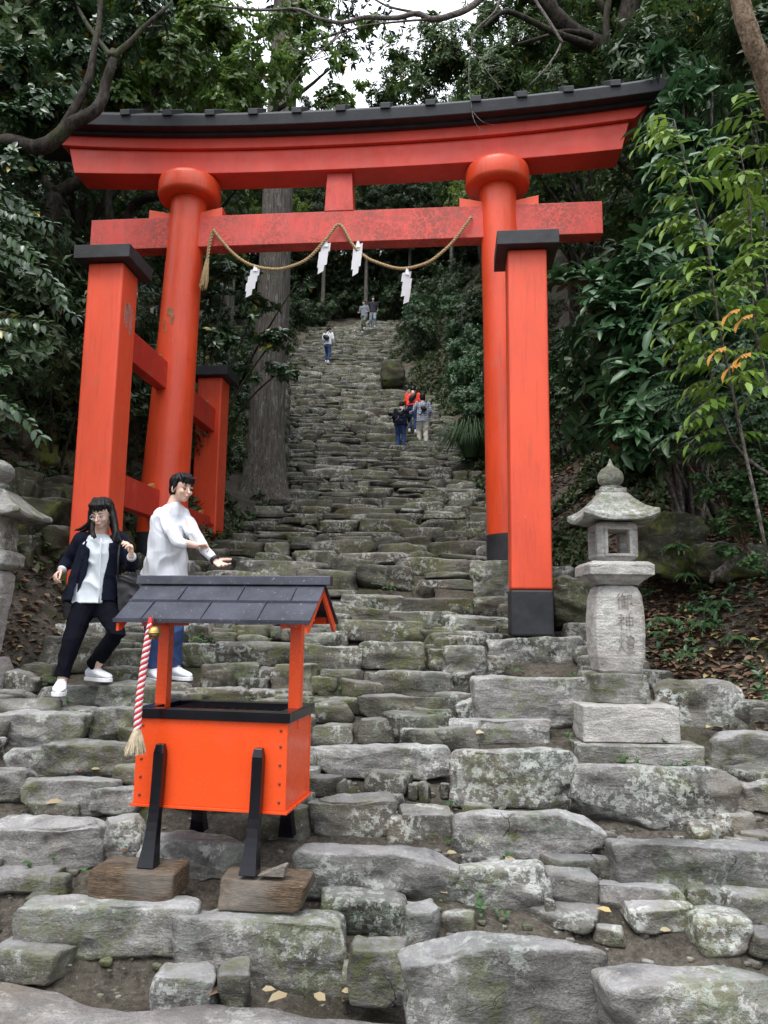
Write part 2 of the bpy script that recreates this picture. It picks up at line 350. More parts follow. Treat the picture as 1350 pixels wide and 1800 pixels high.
# ---------------------------------------------------------------- terrain
def build_terrain():
    def axis(knots):
        o = []
        for a, b, s in knots: o += list(np.arange(a, b, s))
        return o
    xs = axis([(-140, -30, 10), (-30, -8, 1), (-8, -4, .4), (-4, 5, .12), (5, 9, .4), (9, 30, 1), (30, 141, 10)])
    ys = axis([(-60, 0, 6), (0, 3, .5), (3, 11, .12), (11, 20, .25), (20, 45, .5), (45, 100, 2.5), (100, 300, 12)])
    V = []; F = []; nx = len(xs)
    for y in ys:
        for x in xs:
            z = ground(x, y)
            dist = max(0, -y)
            V.append((x, y, z))
    for j in range(len(ys)-1):
        for i in range(nx-1): F.append((j*nx+i, j*nx+i+1, (j+1)*nx+i+1, (j+1)*nx+i))
    mb = MB(); mb.v = V; mb.f = F
    tag(ob('ground', mb, MDIRT, smooth=True, fixn=False), kind='structure')
build_terrain()

# ---------------------------------------------------------------- stones
TPL = {}
def template(n):
    if n in TPL: return TPL[n]
    b = bmesh.new(); bmesh.ops.create_cube(b, size=2)
    bmesh.ops.subdivide_edges(b, edges=b.edges[:], cuts=n, use_grid_fill=True)
    V = np.array([v.co[:] for v in b.verts]); b.verts.index_update(); F = [tuple(v.index for v in f.verts) for f in b.faces]; b.free()
    TPL[n] = (V, F); return TPL[n]
def stone(mb, c, size, seed, n=8, e=5., jit=.13, rough=1., yaw=0., tilt=(0, 0), flat_top=True):
    """irregular block; c = centre of its base footprint, size = w,d,h"""
    rs = np.random.default_rng(seed); V, F = template(n)
    P = V.copy(); e = e*2.4 if e < 20 else e; nrm = (np.abs(P)**e).sum(1)**(1/e); P = P/nrm[:, None]*1.0
    J = rs.uniform(-jit, jit, (2, 2, 2, 3)); J[:, :, 1, 2] *= .35 if flat_top else 1
    J[:, :, :, 0] *= 1.3
    t = (V+1)/2; T = np.zeros_like(P)
    for a in (0, 1):
        for b in (0, 1):
            for d in (0, 1):
                wgt = (t[:, 0] if a else 1-t[:, 0])*(t[:, 1] if b else 1-t[:, 1])*(t[:, 2] if d else 1-t[:, 2])
                T += wgt[:, None]*J[a, b, d]
    P = P+T
    for _ in range(int(rs.integers(5, 10))):     # flat broken facets
        nn = rs.normal(0, 1, 3)*np.array([1, 1, .75]); nn /= np.linalg.norm(nn)
        m_ = np.abs(nn).sum()*rs.uniform(.6, .84); dd = P@nn-m_; P -= nn[None, :]*np.maximum(0, dd)[:, None]*.85
    P = P*np.array(size)/2
    so = rs.uniform(0, 100, 3); s = min(size); L = max(size)
    out = np.empty_like(P)
    cy, sy = math.cos(yaw), math.sin(yaw)
    for i, p in enumerate(P):
        q = Vector(p+so)
        d1 = noise.noise(q*(2.2/ L if L > .01 else 2)); d2 = noise.noise(Vector((q.x*5, q.y*5, q.z*11))); d3 = noise.noise(q*17) if n > 6 else 0
        crack = -abs(noise.noise(Vector((q.x*3.1+9, q.y*3.1, q.z*5))))
        N = Vector(V[i]).normalized()
        d4 = abs(noise.noise(q*9.5)); k = (d1*.09*s+d2*.09*min(s, .3)+d3*.04*min(s, .3)-(d4-.15)*.09*min(s, .3)+(crack+.12)*.16*min(s, .3))*rough
        if N.z > .75: k *= .55
        v = Vector(p)+N*k
        v.z += tilt[0]*v.x+tilt[1]*v.y
        out[i] = (v.x*cy-v.y*sy+c[0], v.x*sy+v.y*cy+c[1], v.z+size[2]/2+c[2])
    o = len(mb.v); mb.v += [tuple(r) for r in out]; mb.f += [tuple(k+o for k in f) for f in F]
    if mb.c is not None: mb.c += [rs.uniform(0, 1)]*len(out)
def hit(x, y, D0=3.2, off=0.):
    """first place where the sight line through the pixel meets the bed of the stairs"""
    D = D0; prev = D0
    while D < 45:
        p = at(x, y, D)
        if p.z <= bed(D)+off: return D
        D += .02
    return 10.
# hand placed stones: x0,x1 (sides), yb (back edge of top), yf (front edge of top), yg (foot), extras
def px_stone(x0, x1, yb, yf, yg, D=None):
    xm = (x0+x1)/2
    D = D or hit(xm, yg); base = at(xm, yg, D); top = at(xm, yf, D)
    k = D
    while k < D+1.4 and at(xm, yb, k).z < top.z+.0: k += .01
    depth = min(max(k-D, .18), 1.3); 
    w_ = (at(x1, yf, D)-at(x0, yf, D)).x
    h = top.z-base.z
    return dict(D=D, c=Vector((base.x, D+depth/2, base.z-.05)), size=(w_*1.05, depth*1.12, h+.05))
# label, (x0,x1,yb,yf,yg), e, jitter, yaw, distance or None
STONES = [
 ('largest block at the bottom right centre, flat trodden top and mottled lichen face', 722, 1060, 1597, 1668, 1850, 6, .08, .03, 2.98),
 ('huge pale-topped block filling the bottom right corner', 1075, 1400, 1640, 1735, 1870, 5, .1, .04, 2.84),
 ('dark mossy stone with white lichen left of the largest block', 618, 716, 1640, 1672, 1760, 5, .12, 0, None),
 ('small angular upright stone on the corner behind the largest block', 704, 776, 1576, 1600, 1650, 5, .2, .2, None),
 ('oval rounded stone just behind the largest block', 797, 962, 1502, 1525, 1588, 3.2, .08, -.03, None),
 ('small grey stone right of the oval rounded stone', 966, 1052, 1527, 1542, 1578, 3.5, .14, .1, None),
 ('flat split slab above a small wedge stone, lower right', 1046, 1210, 1530, 1560, 1590, 5, .15, -.15, None),
 ('small wedge stone tucked under the flat split slab', 1103, 1216, 1575, 1592, 1628, 4, .17, .1, None),
 ('dark mossy round stone near the right edge behind the corner block', 1228, 1332, 1592, 1612, 1662, 3, .12, 0, None),
 ('grey rough stone at the right edge below the smooth sloping slab', 1285, 1400, 1560, 1575, 1625, 4, .14, 0, None),
 ('broad smooth sloping slab with one white lichen patch', 1093, 1380, 1447, 1490, 1572, 5, .1, -.12, None),
 ('long flat step stone with a round white lichen spot at its left end', 808, 1060, 1408, 1430, 1502, 6, .1, -.03, None),
 ('bulky tan-grey boulder left of the lantern plinth', 803, 1018, 1290, 1322, 1412, 3.6, .07, 0, None),
 ('boulder crusted with green and white lichen below the lantern', 1018, 1300, 1325, 1352, 1446, 4, .1, -.05, None),
 ('small pale stone at the right end of the lichen crusted boulder', 1256, 1322, 1418, 1430, 1460, 3.5, .14, 0, None),
 ('small stone at the right edge level with the lichen crusted boulder', 1305, 1390, 1362, 1378, 1418, 4, .14, 0, None),
 ('flat grey stone at the right edge behind the lantern plinth', 1268, 1400, 1258, 1290, 1350, 4.5, .13, -.1, None),
 ('large mossy boulder standing behind the right side of the lantern', 1160, 1308, 1170, 1196, 1298, 2.8, .08, -.05, 5.6),
 ('broad step stone right of the offering box legs', 528, 798, 1464, 1500, 1575, 6, .08, -.04, None),
 ('dark rough stone beside the lower right corner of the offering box', 545, 702, 1384, 1400, 1462, 4, .14, 0, None),
 ('cracked stone between the offering box and the long flat step stone', 700, 802, 1408, 1422, 1464, 4, .16, .1, None),
 ('long step stone with a white lichen disc right of the offering box top', 545, 783, 1298, 1314, 1356, 6, .07, 0, None),
 ('flat slab directly beneath the offering box', 226, 432, 1453, 1478, 1528, 7, .06, -.08, None),
 ('concrete-like mossy block under the left timber block', -30, 330, 1560, 1592, 1690, 7, .05, .03, 3.56),
 ('wide green-grey block under the right timber block', 296, 598, 1578, 1622, 1738, 7, .06, -.03, 3.5),
 ('big lichen-speckled boulder at the left, below the mossy ferns', -10, 178, 1422, 1446, 1520, 4.5, .09, 0, None),
 ('brown earthy stone between the speckled boulder and the offering box', 165, 245, 1424, 1446, 1505, 4, .12, .1, None),
 ('flat tan paving stone at the left edge', -20, 88, 1512, 1536, 1556, 6, .1, 0, None),
 ('grey step stone with a sharp top edge left of the offering box', 38, 192, 1354, 1374, 1420, 5.5, .12, -.05, None),
 ('small step stone touching the left side of the offering box', 152, 240, 1374, 1388, 1426, 5, .12, .05, None),
 ('long pale step stone left of the offering box', 70, 242, 1289, 1308, 1360, 6, .09, -.02, None),
 ('short dark stone at the left end of the long pale step stone', 10, 78, 1302, 1314, 1344, 4.5, .12, 0, None),
 ('dark rounded stone at the left edge above the speckled boulder', -30, 42, 1342, 1356, 1400, 4, .12, 0, None),
 ('wide step stone at the left edge below the woman', -20, 142, 1240, 1254, 1304, 5, .1, .02, None),
 ('speckled step stone below the striped bell rope', 150, 248, 1233, 1246, 1292, 4.5, .12, 0, None),
 ('white-lichened step stone the woman steps down from', 56, 182, 1196, 1206, 1256, 4.5, .1, 0, 5.85),
 ('lichen-blotched step stone behind the bell rope', 172, 258, 1188, 1198, 1240, 4.5, .13, 0, None),
 ('pale flat-faced base stone under the right front post', 862, 1025, 1112, 1120, 1190, 7, .05, 0, 6.66),
 ('long tan step stone below the right front post', 834, 1050, 1182, 1192, 1272, 6, .07, 0, None),
 ('low narrow step stone above the tan-grey boulder', 797, 972, 1256, 1266, 1296, 6, .08, 0, None),
 ('oval spotted stone set in front of the long tan step stone', 804, 916, 1216, 1228, 1262, 3, .09, 0, 5.62),
 ('white-blotched leaf-shaped stone in the middle of the steps', 654, 795, 1166, 1180, 1222, 3.4, .12, 0, None),
 ('square stone left of the right front post base stone', 783, 866, 1124, 1136, 1188, 7, .07, 0, None),
 ('light angular boulder lying on the steps left of the right front post', 790, 887, 1070, 1082, 1118, 3.6, .2, .1, None),
 ('rough tan boulder carrying the right main pillar', 832, 900, 978, 984, 1046, 3.6, .1, 0, 8.05),
 ('grey boulder right of the right front post', 968, 1010, 982, 994, 1045, 3.6, .1, 0, 7.9),
 ('loose grey stone lying in front of the mossy block', -14, 108, 1655, 1672, 1712, 4, .1, -.25, None),
 ('small rectangular stone set in the earth by the paving slab', 262, 372, 1708, 1724, 1768, 5.5, .08, -.12, None),
]
FILL = [  # remaining stones of the lower flight, part of the stairway
 (634,792,1212,1224,1262),(622,716,1252,1264,1296),(724,796,1236,1246,1272),(798,836,1171,1182,1214),(754,784,1134,1142,1170),(630,752,1118,1128,1168),
 (590,634,1128,1138,1168),(394,452,1154,1166,1204),(474,560,1158,1168,1218),(564,640,1166,1178,1218),(376,522,1119,1128,1164),(524,634,1122,1132,1172),
 (308,380,1120,1130,1164),(348,398,1158,1168,1208),(320,434,1202,1210,1236),(432,502,1206,1214,1236),(544,622,1218,1232,1262),(544,622,1266,1276,1304),
 (596,748,1078,1090,1126),(690,802,1066,1074,1108),(596,692,1060,1068,1090),(597,706,1036,1044,1068),(714,836,1042,1050,1074),(833,897,1038,1048,1080),
 (975,1032,1048,1056,1106),(996,1040,1084,1094,1140),(66,190,1108,1118,1176),(190,250,1130,1140,1178),(446,500,1165,1176,1206),(640,662,1172,1182,1212),
 (255,325,1190,1200,1236),(500,548,1206,1218,1240),(452,548,1246,1258,1296),(372,438,1703,1716,1760),(598,622,1700,1712,1740),
 (1290,1350,1470,1480,1500),(440,540,1410,1424,1470),(680,728,1428,1440,1474),(0,60,1170,1180,1215),(565,716,1562,1580,1634),(40,130,1400,1412,1432),
 (1220,1290,1440,1450,1476),(1215,1290,1550,1566,1600),(960,1050,1500,1512,1532),
]
boxes = []
for i, (lab, x0, x1, yb, yf, yg, e, jt, yw, D) in enumerate(STONES):
    s = px_stone(x0, x1, yb, yf, yg, D); boxes.append((x0, x1, yb, yg))
    mb = MB(); stone(mb, s['c'], s['size'], 100+i, n=30 if (x1-x0) > 150 else 20, e=e, jit=jt, yaw=yw)
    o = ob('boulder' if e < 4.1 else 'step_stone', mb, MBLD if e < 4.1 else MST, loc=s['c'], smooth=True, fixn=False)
    tag(o, lab, 'stone', 'large stones of the lower steps')
st = MB(); st.c = []
for i, (x0, x1, yb, yf, yg) in enumerate(FILL):
    s = px_stone(x0, x1, yb, yf, yg); boxes.append((x0, x1, yb, yg))
    stone(st, s['c'], s['size'], 300+i, n=10, e=random.choice([3.6, 4.5, 5.5]), jit=.13)
# little rubble between the big stones of the lower flight
for i in range(1000):
    Y = random.uniform(3.45, 7.9); X = random.uniform(xl(Y)+.2, xr(Y)+(.2 if Y > 5.4 else 0)); z = bed(Y)
    px = to_px((X, Y, z+.04))
    if any(a+4 < px[0] < b-4 and c+4 < px[1] < d-2 for a, b, c, d in boxes): continue
    if 3.62 < Y < 4.6 and -1.5 < X < -.1: continue
    if 1.15 < X < 2.4 and 4.95 < Y < 6.2: continue
    if (240 < px[0] < 350 and 1120 < px[1] < 1215) or (85 < px[0] < 215 and 1165 < px[1] < 1235): continue
    nr = Y < 4.8; wd = random.uniform(.05, .2) if nr else random.uniform(.12, .4)
    stone(st, (X, Y, z-(.075 if nr else .07)), (wd, wd*random.uniform(.6, 1), random.uniform(.08, .13) if nr else random.uniform(.12, .2)), 1000+i, n=6, e=random.choice([3, 3.6, 5]), jit=.2, yaw=random.uniform(-.4, .4))
for i in range(170):
    Y = random.uniform(3.5, 5.3); X = random.uniform(-2.3, 2.9); z = ground(X, Y); q = to_px((X, Y, z+.02))
    if any(a-6 < q[0] < b+6 and c-2 < q[1] < d+4 for a, b, c, d in boxes) or (3.62 < Y < 4.6 and -1.5 < X < -.1): continue
    wd = random.uniform(.14, .34); stone(st, (X, Y, z-.05), (wd, wd*random.uniform(.55, .8), random.uniform(.07, .095)), 30000+i, n=9, e=5, jit=.25, yaw=random.uniform(-.6, .6))
for i in range(900):     # pebbles and crumbs trodden into the earth
    Y = random.uniform(3.42, 5.2); X = random.uniform(-2.2, 2.6); wd = random.uniform(.012, .045)
    if 3.62 < Y < 4.6 and -1.5 < X < -.1 and random.random() < .6: continue
    stone(st, (X, Y, ground(X, Y)-wd*.25), (wd*1.3, wd, wd*.7), 20000+i, n=2, e=3, jit=.2, yaw=random.uniform(-1, 1))
# the upper flight: course after course of blocks
Y = 7.55; k = 0
while Y < 41:
    sl = (bed(Y+.4)-bed(Y-.4))/.8; h = random.uniform(.15, .2) if Y < 20 else random.uniform(.18, .24)
    t = h/sl; X = xl(Y)-random.uniform(0, .3); far = Y > 14
    ph = random.uniform(0, 9)
    while X < xr(Y)+random.uniform(.0, .35):
        wd = random.choice([.28, .4, .5, .62, .8, 1.0])*random.uniform(.8, 1.15)*(1.15 if Y > 20 else 1)
        y0 = Y+noise.noise(Vector((X*.6, ph, 0)))*.22*(1 if Y < 15 else 1.6)+random.uniform(-.05, .05)
        z0 = bed(y0)
        p = to_px((X+wd/2, y0, z0+h/2))
        if not (Y < 8.6 and any(a < p[0] < b and c < p[1] < d for a, b, c, d in boxes)):
            hh = h*random.uniform(.85, 1.3)
            dp = t*random.uniform(1.15, 1.5)
            nn = 8 if Y < 10 else (6 if Y < 15 else (4 if Y < 24 else 3))
            kw = dict(n=nn, e=random.choice([3.8, 5, 7]), jit=.12, yaw=random.uniform(-.1, .1), tilt=(random.uniform(-.05, .05), random.uniform(-.06, .02)))
            if random.random() < .22:
                stone(st, (X+wd/2, y0+dp/2, z0-.06), (wd*1.03, dp, hh*.5+.05), k*31+1, **kw)
                stone(st, (X+wd/2+random.uniform(-.05, .05), y0+dp/2+random.uniform(0, .07), z0+hh*.46), (wd*random.uniform(.8, 1), dp, hh*.5), k*31+2, **kw)
            else: stone(st, (X+wd/2, y0+dp/2, z0-.07), (wd*1.04, dp, hh+.07), k*31+3, **kw)
        X += wd+random.uniform(0, .03); k += 1
    Y += t
def add_tint(me, vals):
    a = me.attributes.new('tint', 'FLOAT', 'POINT'); a.data.foreach_set('value', np.asarray(vals, dtype=np.float32))
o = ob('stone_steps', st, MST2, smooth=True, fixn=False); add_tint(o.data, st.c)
tag(o, kind='structure')
# near paving slab
def slab():
    pts = [(-60, 1712), (0, 1717), (60, 1728), (115, 1748), (165, 1760), (222, 1772), (290, 1768), (390, 1757), (470, 1768), (550, 1780), (640, 1788), (720, 1800), (800, 1830)]
    edge = []
    for x, y in pts:
        d = at(x, y, 1)-Vector((0, 0, EYE)); q = (-EYE+.035)/d.z; edge.append(Vector((d.x*q, d.y*q, 0)))
    V = []; n = len(edge); m = 26; rows = []
    # densify the edge
    E2 = []
    for i in range(n-1):
        for k in range(6): E2.append(edge[i].lerp(edge[i+1], k/6))
    E2.append(edge[-1])
    for e in E2: e.y += noise.noise(Vector((e.x*6, 0, 5)))*.03
    rows = [[(e.x, e.y, -.12) for e in E2], [(e.x, e.y+.004, .01) for e in E2]]
    for j in range(m):
        y_in = j/(m-1)
        rows.append([(e.x, (e.y-.012)*(1-y_in)+(.2)*y_in, .034+.006*noise.noise(Vector((e.x*5, y_in*9, 0)))-(.007 if j == 0 else 0)) for e in E2])
    mb = MB(); mb.loft([[Vector(p) for p in r] for r in rows], caps=False, closed=False)
    tag(ob('pavement', mb, MSLAB, smooth=True), kind='structure')
slab()

# ================================================================ the gate
GY = R(5.391); GO = Vector((-.589, 8.7, EYE))
GU = Vector((math.cos(GY), -math.sin(GY), 0)); GV = Vector((math.sin(GY), math.cos(GY), 0))
def G(u, v, w_): return GO+GU*u+GV*v+Vector((0, 0, w_))
GM = Matrix(((GU.x, GV.x, 0), (GU.y, GV.y, 0), (0, 0, 1)))
gate = thing('torii_gate', 'large vermilion shrine gate with black roof boards straddling the stone steps', 'gate', G(0, 0, 1.0))
def gbox(mb, u0, u1, v0, v1, w0, w1):
    return mb.hexa([G(u, v, w_) for w_ in (w0, w1) for v in (v0, v1) for u in (u0, u1)])
def curve_prof(pts, u): return float(np.interp(u, [p[0] for p in pts], [p[1] for p in pts]))
def rise(u, c, e, p=2.3): return c+(e-c)*abs(u/3.45)**p
def gbeam(fb, ft, v0, v1, ub, ut, n=36):
    """curved beam: underside fb(u), top ft(u), half lengths ub below and ut above"""
    rings = []
    for i in range(n+1):
        s = -1+2*i/n; a, b = s*ub, s*ut
        rings.append([G(a, v0, fb(a)), G(a, v1, fb(a)), G(b, v1, ft(b)), G(b, v0, ft(b))])
    return MB().loft(rings)
def pillar_u(s, w_): return s*(2.084-.031*w_)
for s, wb, wk in ((-1, .62, .95), (1, .70, .955)):
    mb = MB(); ws = [wk, 1.5, 2.5, 3.5, 4.5, 5.3]; rs = [.283, .279, .256, .234, .222, .22]
    mb.tube([G(pillar_u(s, a), 0, a) for a in ws], rs, 40)
    p = ob('pillar', mb, MRED, gate, smooth=True)
    p.modifiers.new('e', 'EDGE_SPLIT').split_angle = R(50)
    mb = MB(); mb.tube([G(pillar_u(s, wb-.1), 0, wb-.1), G(pillar_u(s, wk), 0, wk+.002)], [.298, .292], 40)
    q = ob('base_sleeve', mb, MBPAINT, p, smooth=True); q.modifiers.new('e', 'EDGE_SPLIT').split_angle = R(50)
    c = G(pillar_u(s, 5.27), 0, 0); R_ = .386
    prof = [(.2, 5.155), (R_-.05, 5.155), (R_-.015, 5.17), (R_, 5.205), (R_, 5.36), (R_-.01, 5.4), (R_-.04, 5.425), (.2, 5.428)]
    mb = MB().lathe((c.x, c.y, EYE), [(r, z) for r, z in prof], 44)
    mb.v = [(a[0], a[1], a[2]) for a in mb.v]
    ob('collar', mb, MRED, p, smooth=True)
# lintel: lower beam, upper beam, roof
lin = ob('lintel', gbeam(lambda u: rise(u, 5.41, 5.52), lambda u: rise(u, 5.70, 5.855), -.185, .185, 3.37, 3.46), MREDB, gate, bevel=.008)
up = ob('upper_lintel', gbeam(lambda u: rise(u, 5.704, 5.86), lambda u: rise(u, 5.9, 6.09), -.235, .235, 3.52, 3.77), MREDB, gate, bevel=.008)
def rb(u): return rise(u, 5.80, 5.985, 2.2)
mb = MB(); rings = []
for i in range(41):
    u = -4.22+8.44*i/40
    b = rise(u, 5.87, 6.03, 2.2); e = max(0, abs(u)-3.45)
    rings.append([G(u, -.42, b), G(u, .42, b), G(u, .44, b+.12), G(u, .05, b+.44), G(u, -.05, b+.44), G(u, -.44, b+.14)])
mb.loft(rings); roof = ob('roof', mb, MBLK, gate, bevel=.01)
mb = MB(); rings = []
for i in range(41):
    u = -4.1+8.2*i/40; b = rise(u, 5.87, 6.03, 2.2)
    rings.append([G(u, -.30, b-.035), G(u, .30, b-.035), G(u, .30, b+.01), G(u, -.30, b+.01)])
mb.loft(rings); ob('soffit', mb, MBLK, roof)
for x in (160, 240, 308, 378, 449, 522, 595, 667, 742, 818, 890, 967, 1046):
    u = (x-645)/ (FPX/9.05)*1.0 if x < 0 else None
    # the battens run up the roof slope every half metre
for i in range(13):
    u = -3.16+i*.535; b = rise(u, 5.87, 6.03, 2.2)
    mb = MB()
    mb.hexa([G(u+du, v, w_) for (v, w_) in ((-.46, b+.12), ) for du in (-.06, .06)]+[G(u+du, -.05, b+.42) for du in (-.06, .06)]+[G(u+du, -.465, b+.19) for du in (-.06, .06)]+[G(u+du, -.05, b+.49) for du in (-.06, .06)])
    ob('batten', mb, MBLK, roof, bevel=.006)
# middle strut
mb = MB(); mb.hexa([G(-.178, -.11, 4.915), G(.178, -.11, 4.915), G(-.178, .11, 4.915), G(.178, .11, 4.915), G(-.153, -.11, 5.412), G(.153, -.11, 5.412), G(-.153, .11, 5.412), G(.153, .11, 5.412)])
ob('strut', mb, MREDN, gate, bevel=.006)
tie = ob('tie_beam', gbox(MB(), -3.14, 3.14, -.102, .102, 4.51, 4.915), MREDN, gate, bevel=.007)
for s in (-1, 1):
    c = pillar_u(s, 4.9)
    for d in (-1, 1):
        u0, u1 = c+d*.20, c+d*.47
        mb = MB(); mb.prism([G(u0, -.088, 4.913), G(u1, -.088, 4.913), G(u1, -.088, 5.03), G(u0, -.088, 4.975)], GV*.176)
        ob('wedge', mb, MREDP, tie, bevel=.004)
# four side posts with caps
HW = .184
for s in (-1, 1):
    for fr in (1, 0):
        v = -1.532 if fr else 1.765; top = 3.52 if fr else 3.404
        kb = .276 if fr else 1.065
        ft = {(-1, 1): -.1, (1, 1): -.135, (-1, 0): .93, (1, 0): .98}[(s, fr)]
        u = s*2.095
        pst = ob('side_post', gbox(MB(), u-HW, u+HW, v-HW, v+HW, kb, top), MREDP if fr else MRED, gate, bevel=.022, seg=3)
        ob('base_sleeve', gbox(MB(), u-HW-.006, u+HW+.006, v-HW-.006, v+HW+.006, ft, kb-.001), MBPAINT, pst, bevel=.02)
        mb = MB(); c = HW+.106
        gbox(mb, u-c, u+c, v-c, v+c, top+.001, top+.141)
        mb.hexa([G(u+a*c*.98, v+b*c*.98, top+.141) for b in (-1, 1) for a in (-1, 1)]+[G(u+a*c*.2, v+b*c*.2, top+.2) for b in (-1, 1) for a in (-1, 1)])
        ob('cap', mb, MBPAINT, pst, bevel=.006)
    # braces between the posts and the pillar
    for (w0, w1) in ((2.66, 2.99), (1.11, 1.44)):
        for fr in (1, 0):
            va, vb = (-1.348, -.2) if fr else (.2, 1.581)
            d = .0 if fr else -.06
            b = ob('brace', gbox(MB(), s*2.06-.07, s*2.06+.07, va, vb, w0+d, w1+d), MREDA, gate, bevel=.006)
            mb = MB(); vw = -.42 if fr else 1.3
            mb.prism([G(s*2.06-.03, vw-.08, w1+d+.001), G(s*2.06-.03, vw+.1, w1+d+.001), G(s*2.06-.03, vw+.1, w1+d+.07)], GU*.06)
            ob('wedge', mb, MYEL, b)
# weather scars: bare patch on the inner face of the left front post, chips on the left pillar
def blob_poly(n, seed, k=.35):
    rs = random.Random(seed); return [(math.cos(6.283*i/n)*(1+rs.uniform(-k, k)), math.sin(6.283*i/n)*(1+rs.uniform(-k, k))) for i in range(n)]
MSCAR = plain('bare_primer', (.42, .17, .14), .7, 30, .3); MCHIP = plain('bare_wood_chip', (.32, .13, .06), .8, 30, .4)
lp = [o for o in gate.children if o.name.startswith('side_post')][0]; lpl = [o for o in gate.children if o.name.startswith('pillar')][0]
for sd, (v0, w0, a, b) in enumerate(((-1.58, 3.02, .04, .13), (-1.47, 2.97, .035, .16), (-1.53, 3.1, .05, .07))):
    mb = MB(); mb.prism([G(-2.095+HW-.003, v0+x*a, w0+z*b) for x, z in blob_poly(17, sd)], GU*.0055); ob('bare_patch', mb, MSCAR, lp)
for sd, (th, w0, a, b) in enumerate(((-1.75, 3.62, .16, .06), (-1.55, 3.55, .1, .09), (-2.0, 3.5, .08, .05), (-1.9, 3.4, .09, .035), (-1.2, 2.1, .05, .03))):
    def cyl(t_, w_, r_): return G(pillar_u(-1, w_)+math.cos(t_)*r_, math.sin(t_)*r_, w_)
    rr = .279-.0165*(w0-.95); pl = blob_poly(15, sd+5, .45); mb = MB()
    mb.add([cyl(th+x*a, w0+z*b, rr-.004) for x, z in pl]+[cyl(th+x*a, w0+z*b, rr+.0025) for x, z in pl]+[cyl(th, w0, rr+.0028)], [(i, (i+1) % 15, 15+(i+1) % 15, 15+i) for i in range(15)]+[(15+i, 15+(i+1) % 15, 30) for i in range(15)]); ob('paint_chip', mb, MCHIP, lpl)
mb = MB()
# stones that carry the hidden feet of the gate
for nm, lab, (u, v, w_), sz in (('boulder', 'dark stone under the left front post of the gate', (-2.095, -1.53, -.1), (.7, .7, .5)), ('boulder', 'rough stone under the left main pillar of the gate', (-2.06, 0, .6), (.9, .9, .5)),
        ('boulder', 'stone under the left rear post of the gate', (-2.095, 1.765, .93), (.75, .7, .5)), ('boulder', 'stone under the right rear post of the gate', (2.095, 1.765, .98), (.75, .7, .5))):
    p = G(u, v, w_-sz[2]); mb = MB(); stone(mb, p, (sz[0], sz[1], sz[2]+.03), int(abs(u*100+v*10)), n=12, e=4, jit=.06)
    tag(ob(nm, mb, MBLD, loc=p, smooth=True, fixn=False), lab, 'stone', 'stones under the gate')

# ---------------------------------------------------------------- twisted ropes
def smooth_path(P, n):
    P = [Vector(p) for p in P]; Q = [P[0]]+P+[P[-1]]; out = []
    for i in range(len(P)-1):
        a, b, c, d = Q[i], Q[i+1], Q[i+2], Q[i+3]
        for k in range(n):
            t = k/n; out.append(.5*((2*b)+(c-a)*t+(2*a-5*b+4*c-d)*t*t+(3*b-a-3*c+d)*t**3))
    return out+[P[-1]]
def resample(P, step):
    L = [0]
    for a, b in zip(P, P[1:]): L.append(L[-1]+(b-a).length)
    n = max(2, int(L[-1]/step)); out = []; j = 0
    for i in range(n+1):
        s = L[-1]*i/n
        while j < len(P)-2 and L[j+1] < s: j += 1
        out.append(P[j].lerp(P[j+1], (s-L[j])/max(1e-9, L[j+1]-L[j])))
    return out
def strand(P, off, rad, turns, phase, n=7, taper=None):
    Q = []; up = None; rr = []
    for i, p in enumerate(P):
        t = (P[min(i+1, len(P)-1)]-P[max(0, i-1)]).normalized()
        if up is None: up = t.orthogonal().normalized()
        up = (up-t*up.dot(t)).normalized(); b = t.cross(up); a = phase+turns*2*math.pi*i/len(P)
        k = 1 if taper is None else taper(i/len(P))
        Q.append(p+(up*math.cos(a)+b*math.sin(a))*off*k); rr.append(rad*k)
    return MB().tube(Q, rr, n)
def fibres(mb, c, d, L, r0, r1, n, rad=.0016):
    c = Vector(c)
    for i in range(n):
        a = random.uniform(0, 6.28); q = math.sqrt(random.random())
        o1 = Vector((math.cos(a), math.sin(a), 0)); l = L*random.uniform(.8, 1.05)
        p0 = c+o1*r0*q; p1 = c+d*l*.5+o1*(r0*.5+r1*.5)*q*1.05; p2 = c+d*l+o1*r1*q+Vector((random.uniform(-1, 1), random.uniform(-1, 1), 0))*r1*.12
        mb.tube([p0, p1, p2], [rad, rad, rad*.6], 3, caps=False)
ropeP = [(-1.547, 4.70), (-1.395, 4.506), (-1.24, 4.35), (-1.065, 4.238), (-.852, 4.18), (-.642, 4.18), (-.366, 4.288), (-.129, 4.535), (0.02, 4.705), (.185, 4.451), (.32, 4.31), (.463, 4.224), (.771, 4.128), (1.075, 4.19), (1.27, 4.33), (1.411, 4.48), (1.607, 4.747)]
P = smooth_path([G(u, -.135-(.02 if w_ > 4.5 else 0), w_) for u, w_ in ropeP], 10); P = resample(P, .012)
rope = thing('straw_rope', 'twisted straw rope looped along the tie beam of the gate', 'rope', G(-1.547, -.135, 4.7))
for k in range(2): ob('strand', strand(P, .0095, .0125, 62, k*3.1416, 7), MSTRAW, rope, smooth=True)
T = resample(smooth_path([G(-1.547, -.14, 4.70), G(-1.585, -.15, 4.5), G(-1.6, -.15, 4.3)], 8), .012)
for k in range(2): ob('rope_end', strand(T, .0105, .0125, 5, k*3.14, 6), MSTRAW, rope, smooth=True)
mb = MB(); fibres(mb, G(-1.6, -.15, 4.32), Vector((-.1, 0, -1)), .37, .018, .05, 110, .0035)
ob('frayed_end', mb, MSTRAW, rope)
for u, w_ in ((-1.547, 4.7), (.02, 4.705), (1.607, 4.747)):
    mb = MB().tube([G(u, -.1, w_+.015), G(u, -.16, w_+.015)], .008, 8); ob('hook', mb, MIRON, rope)
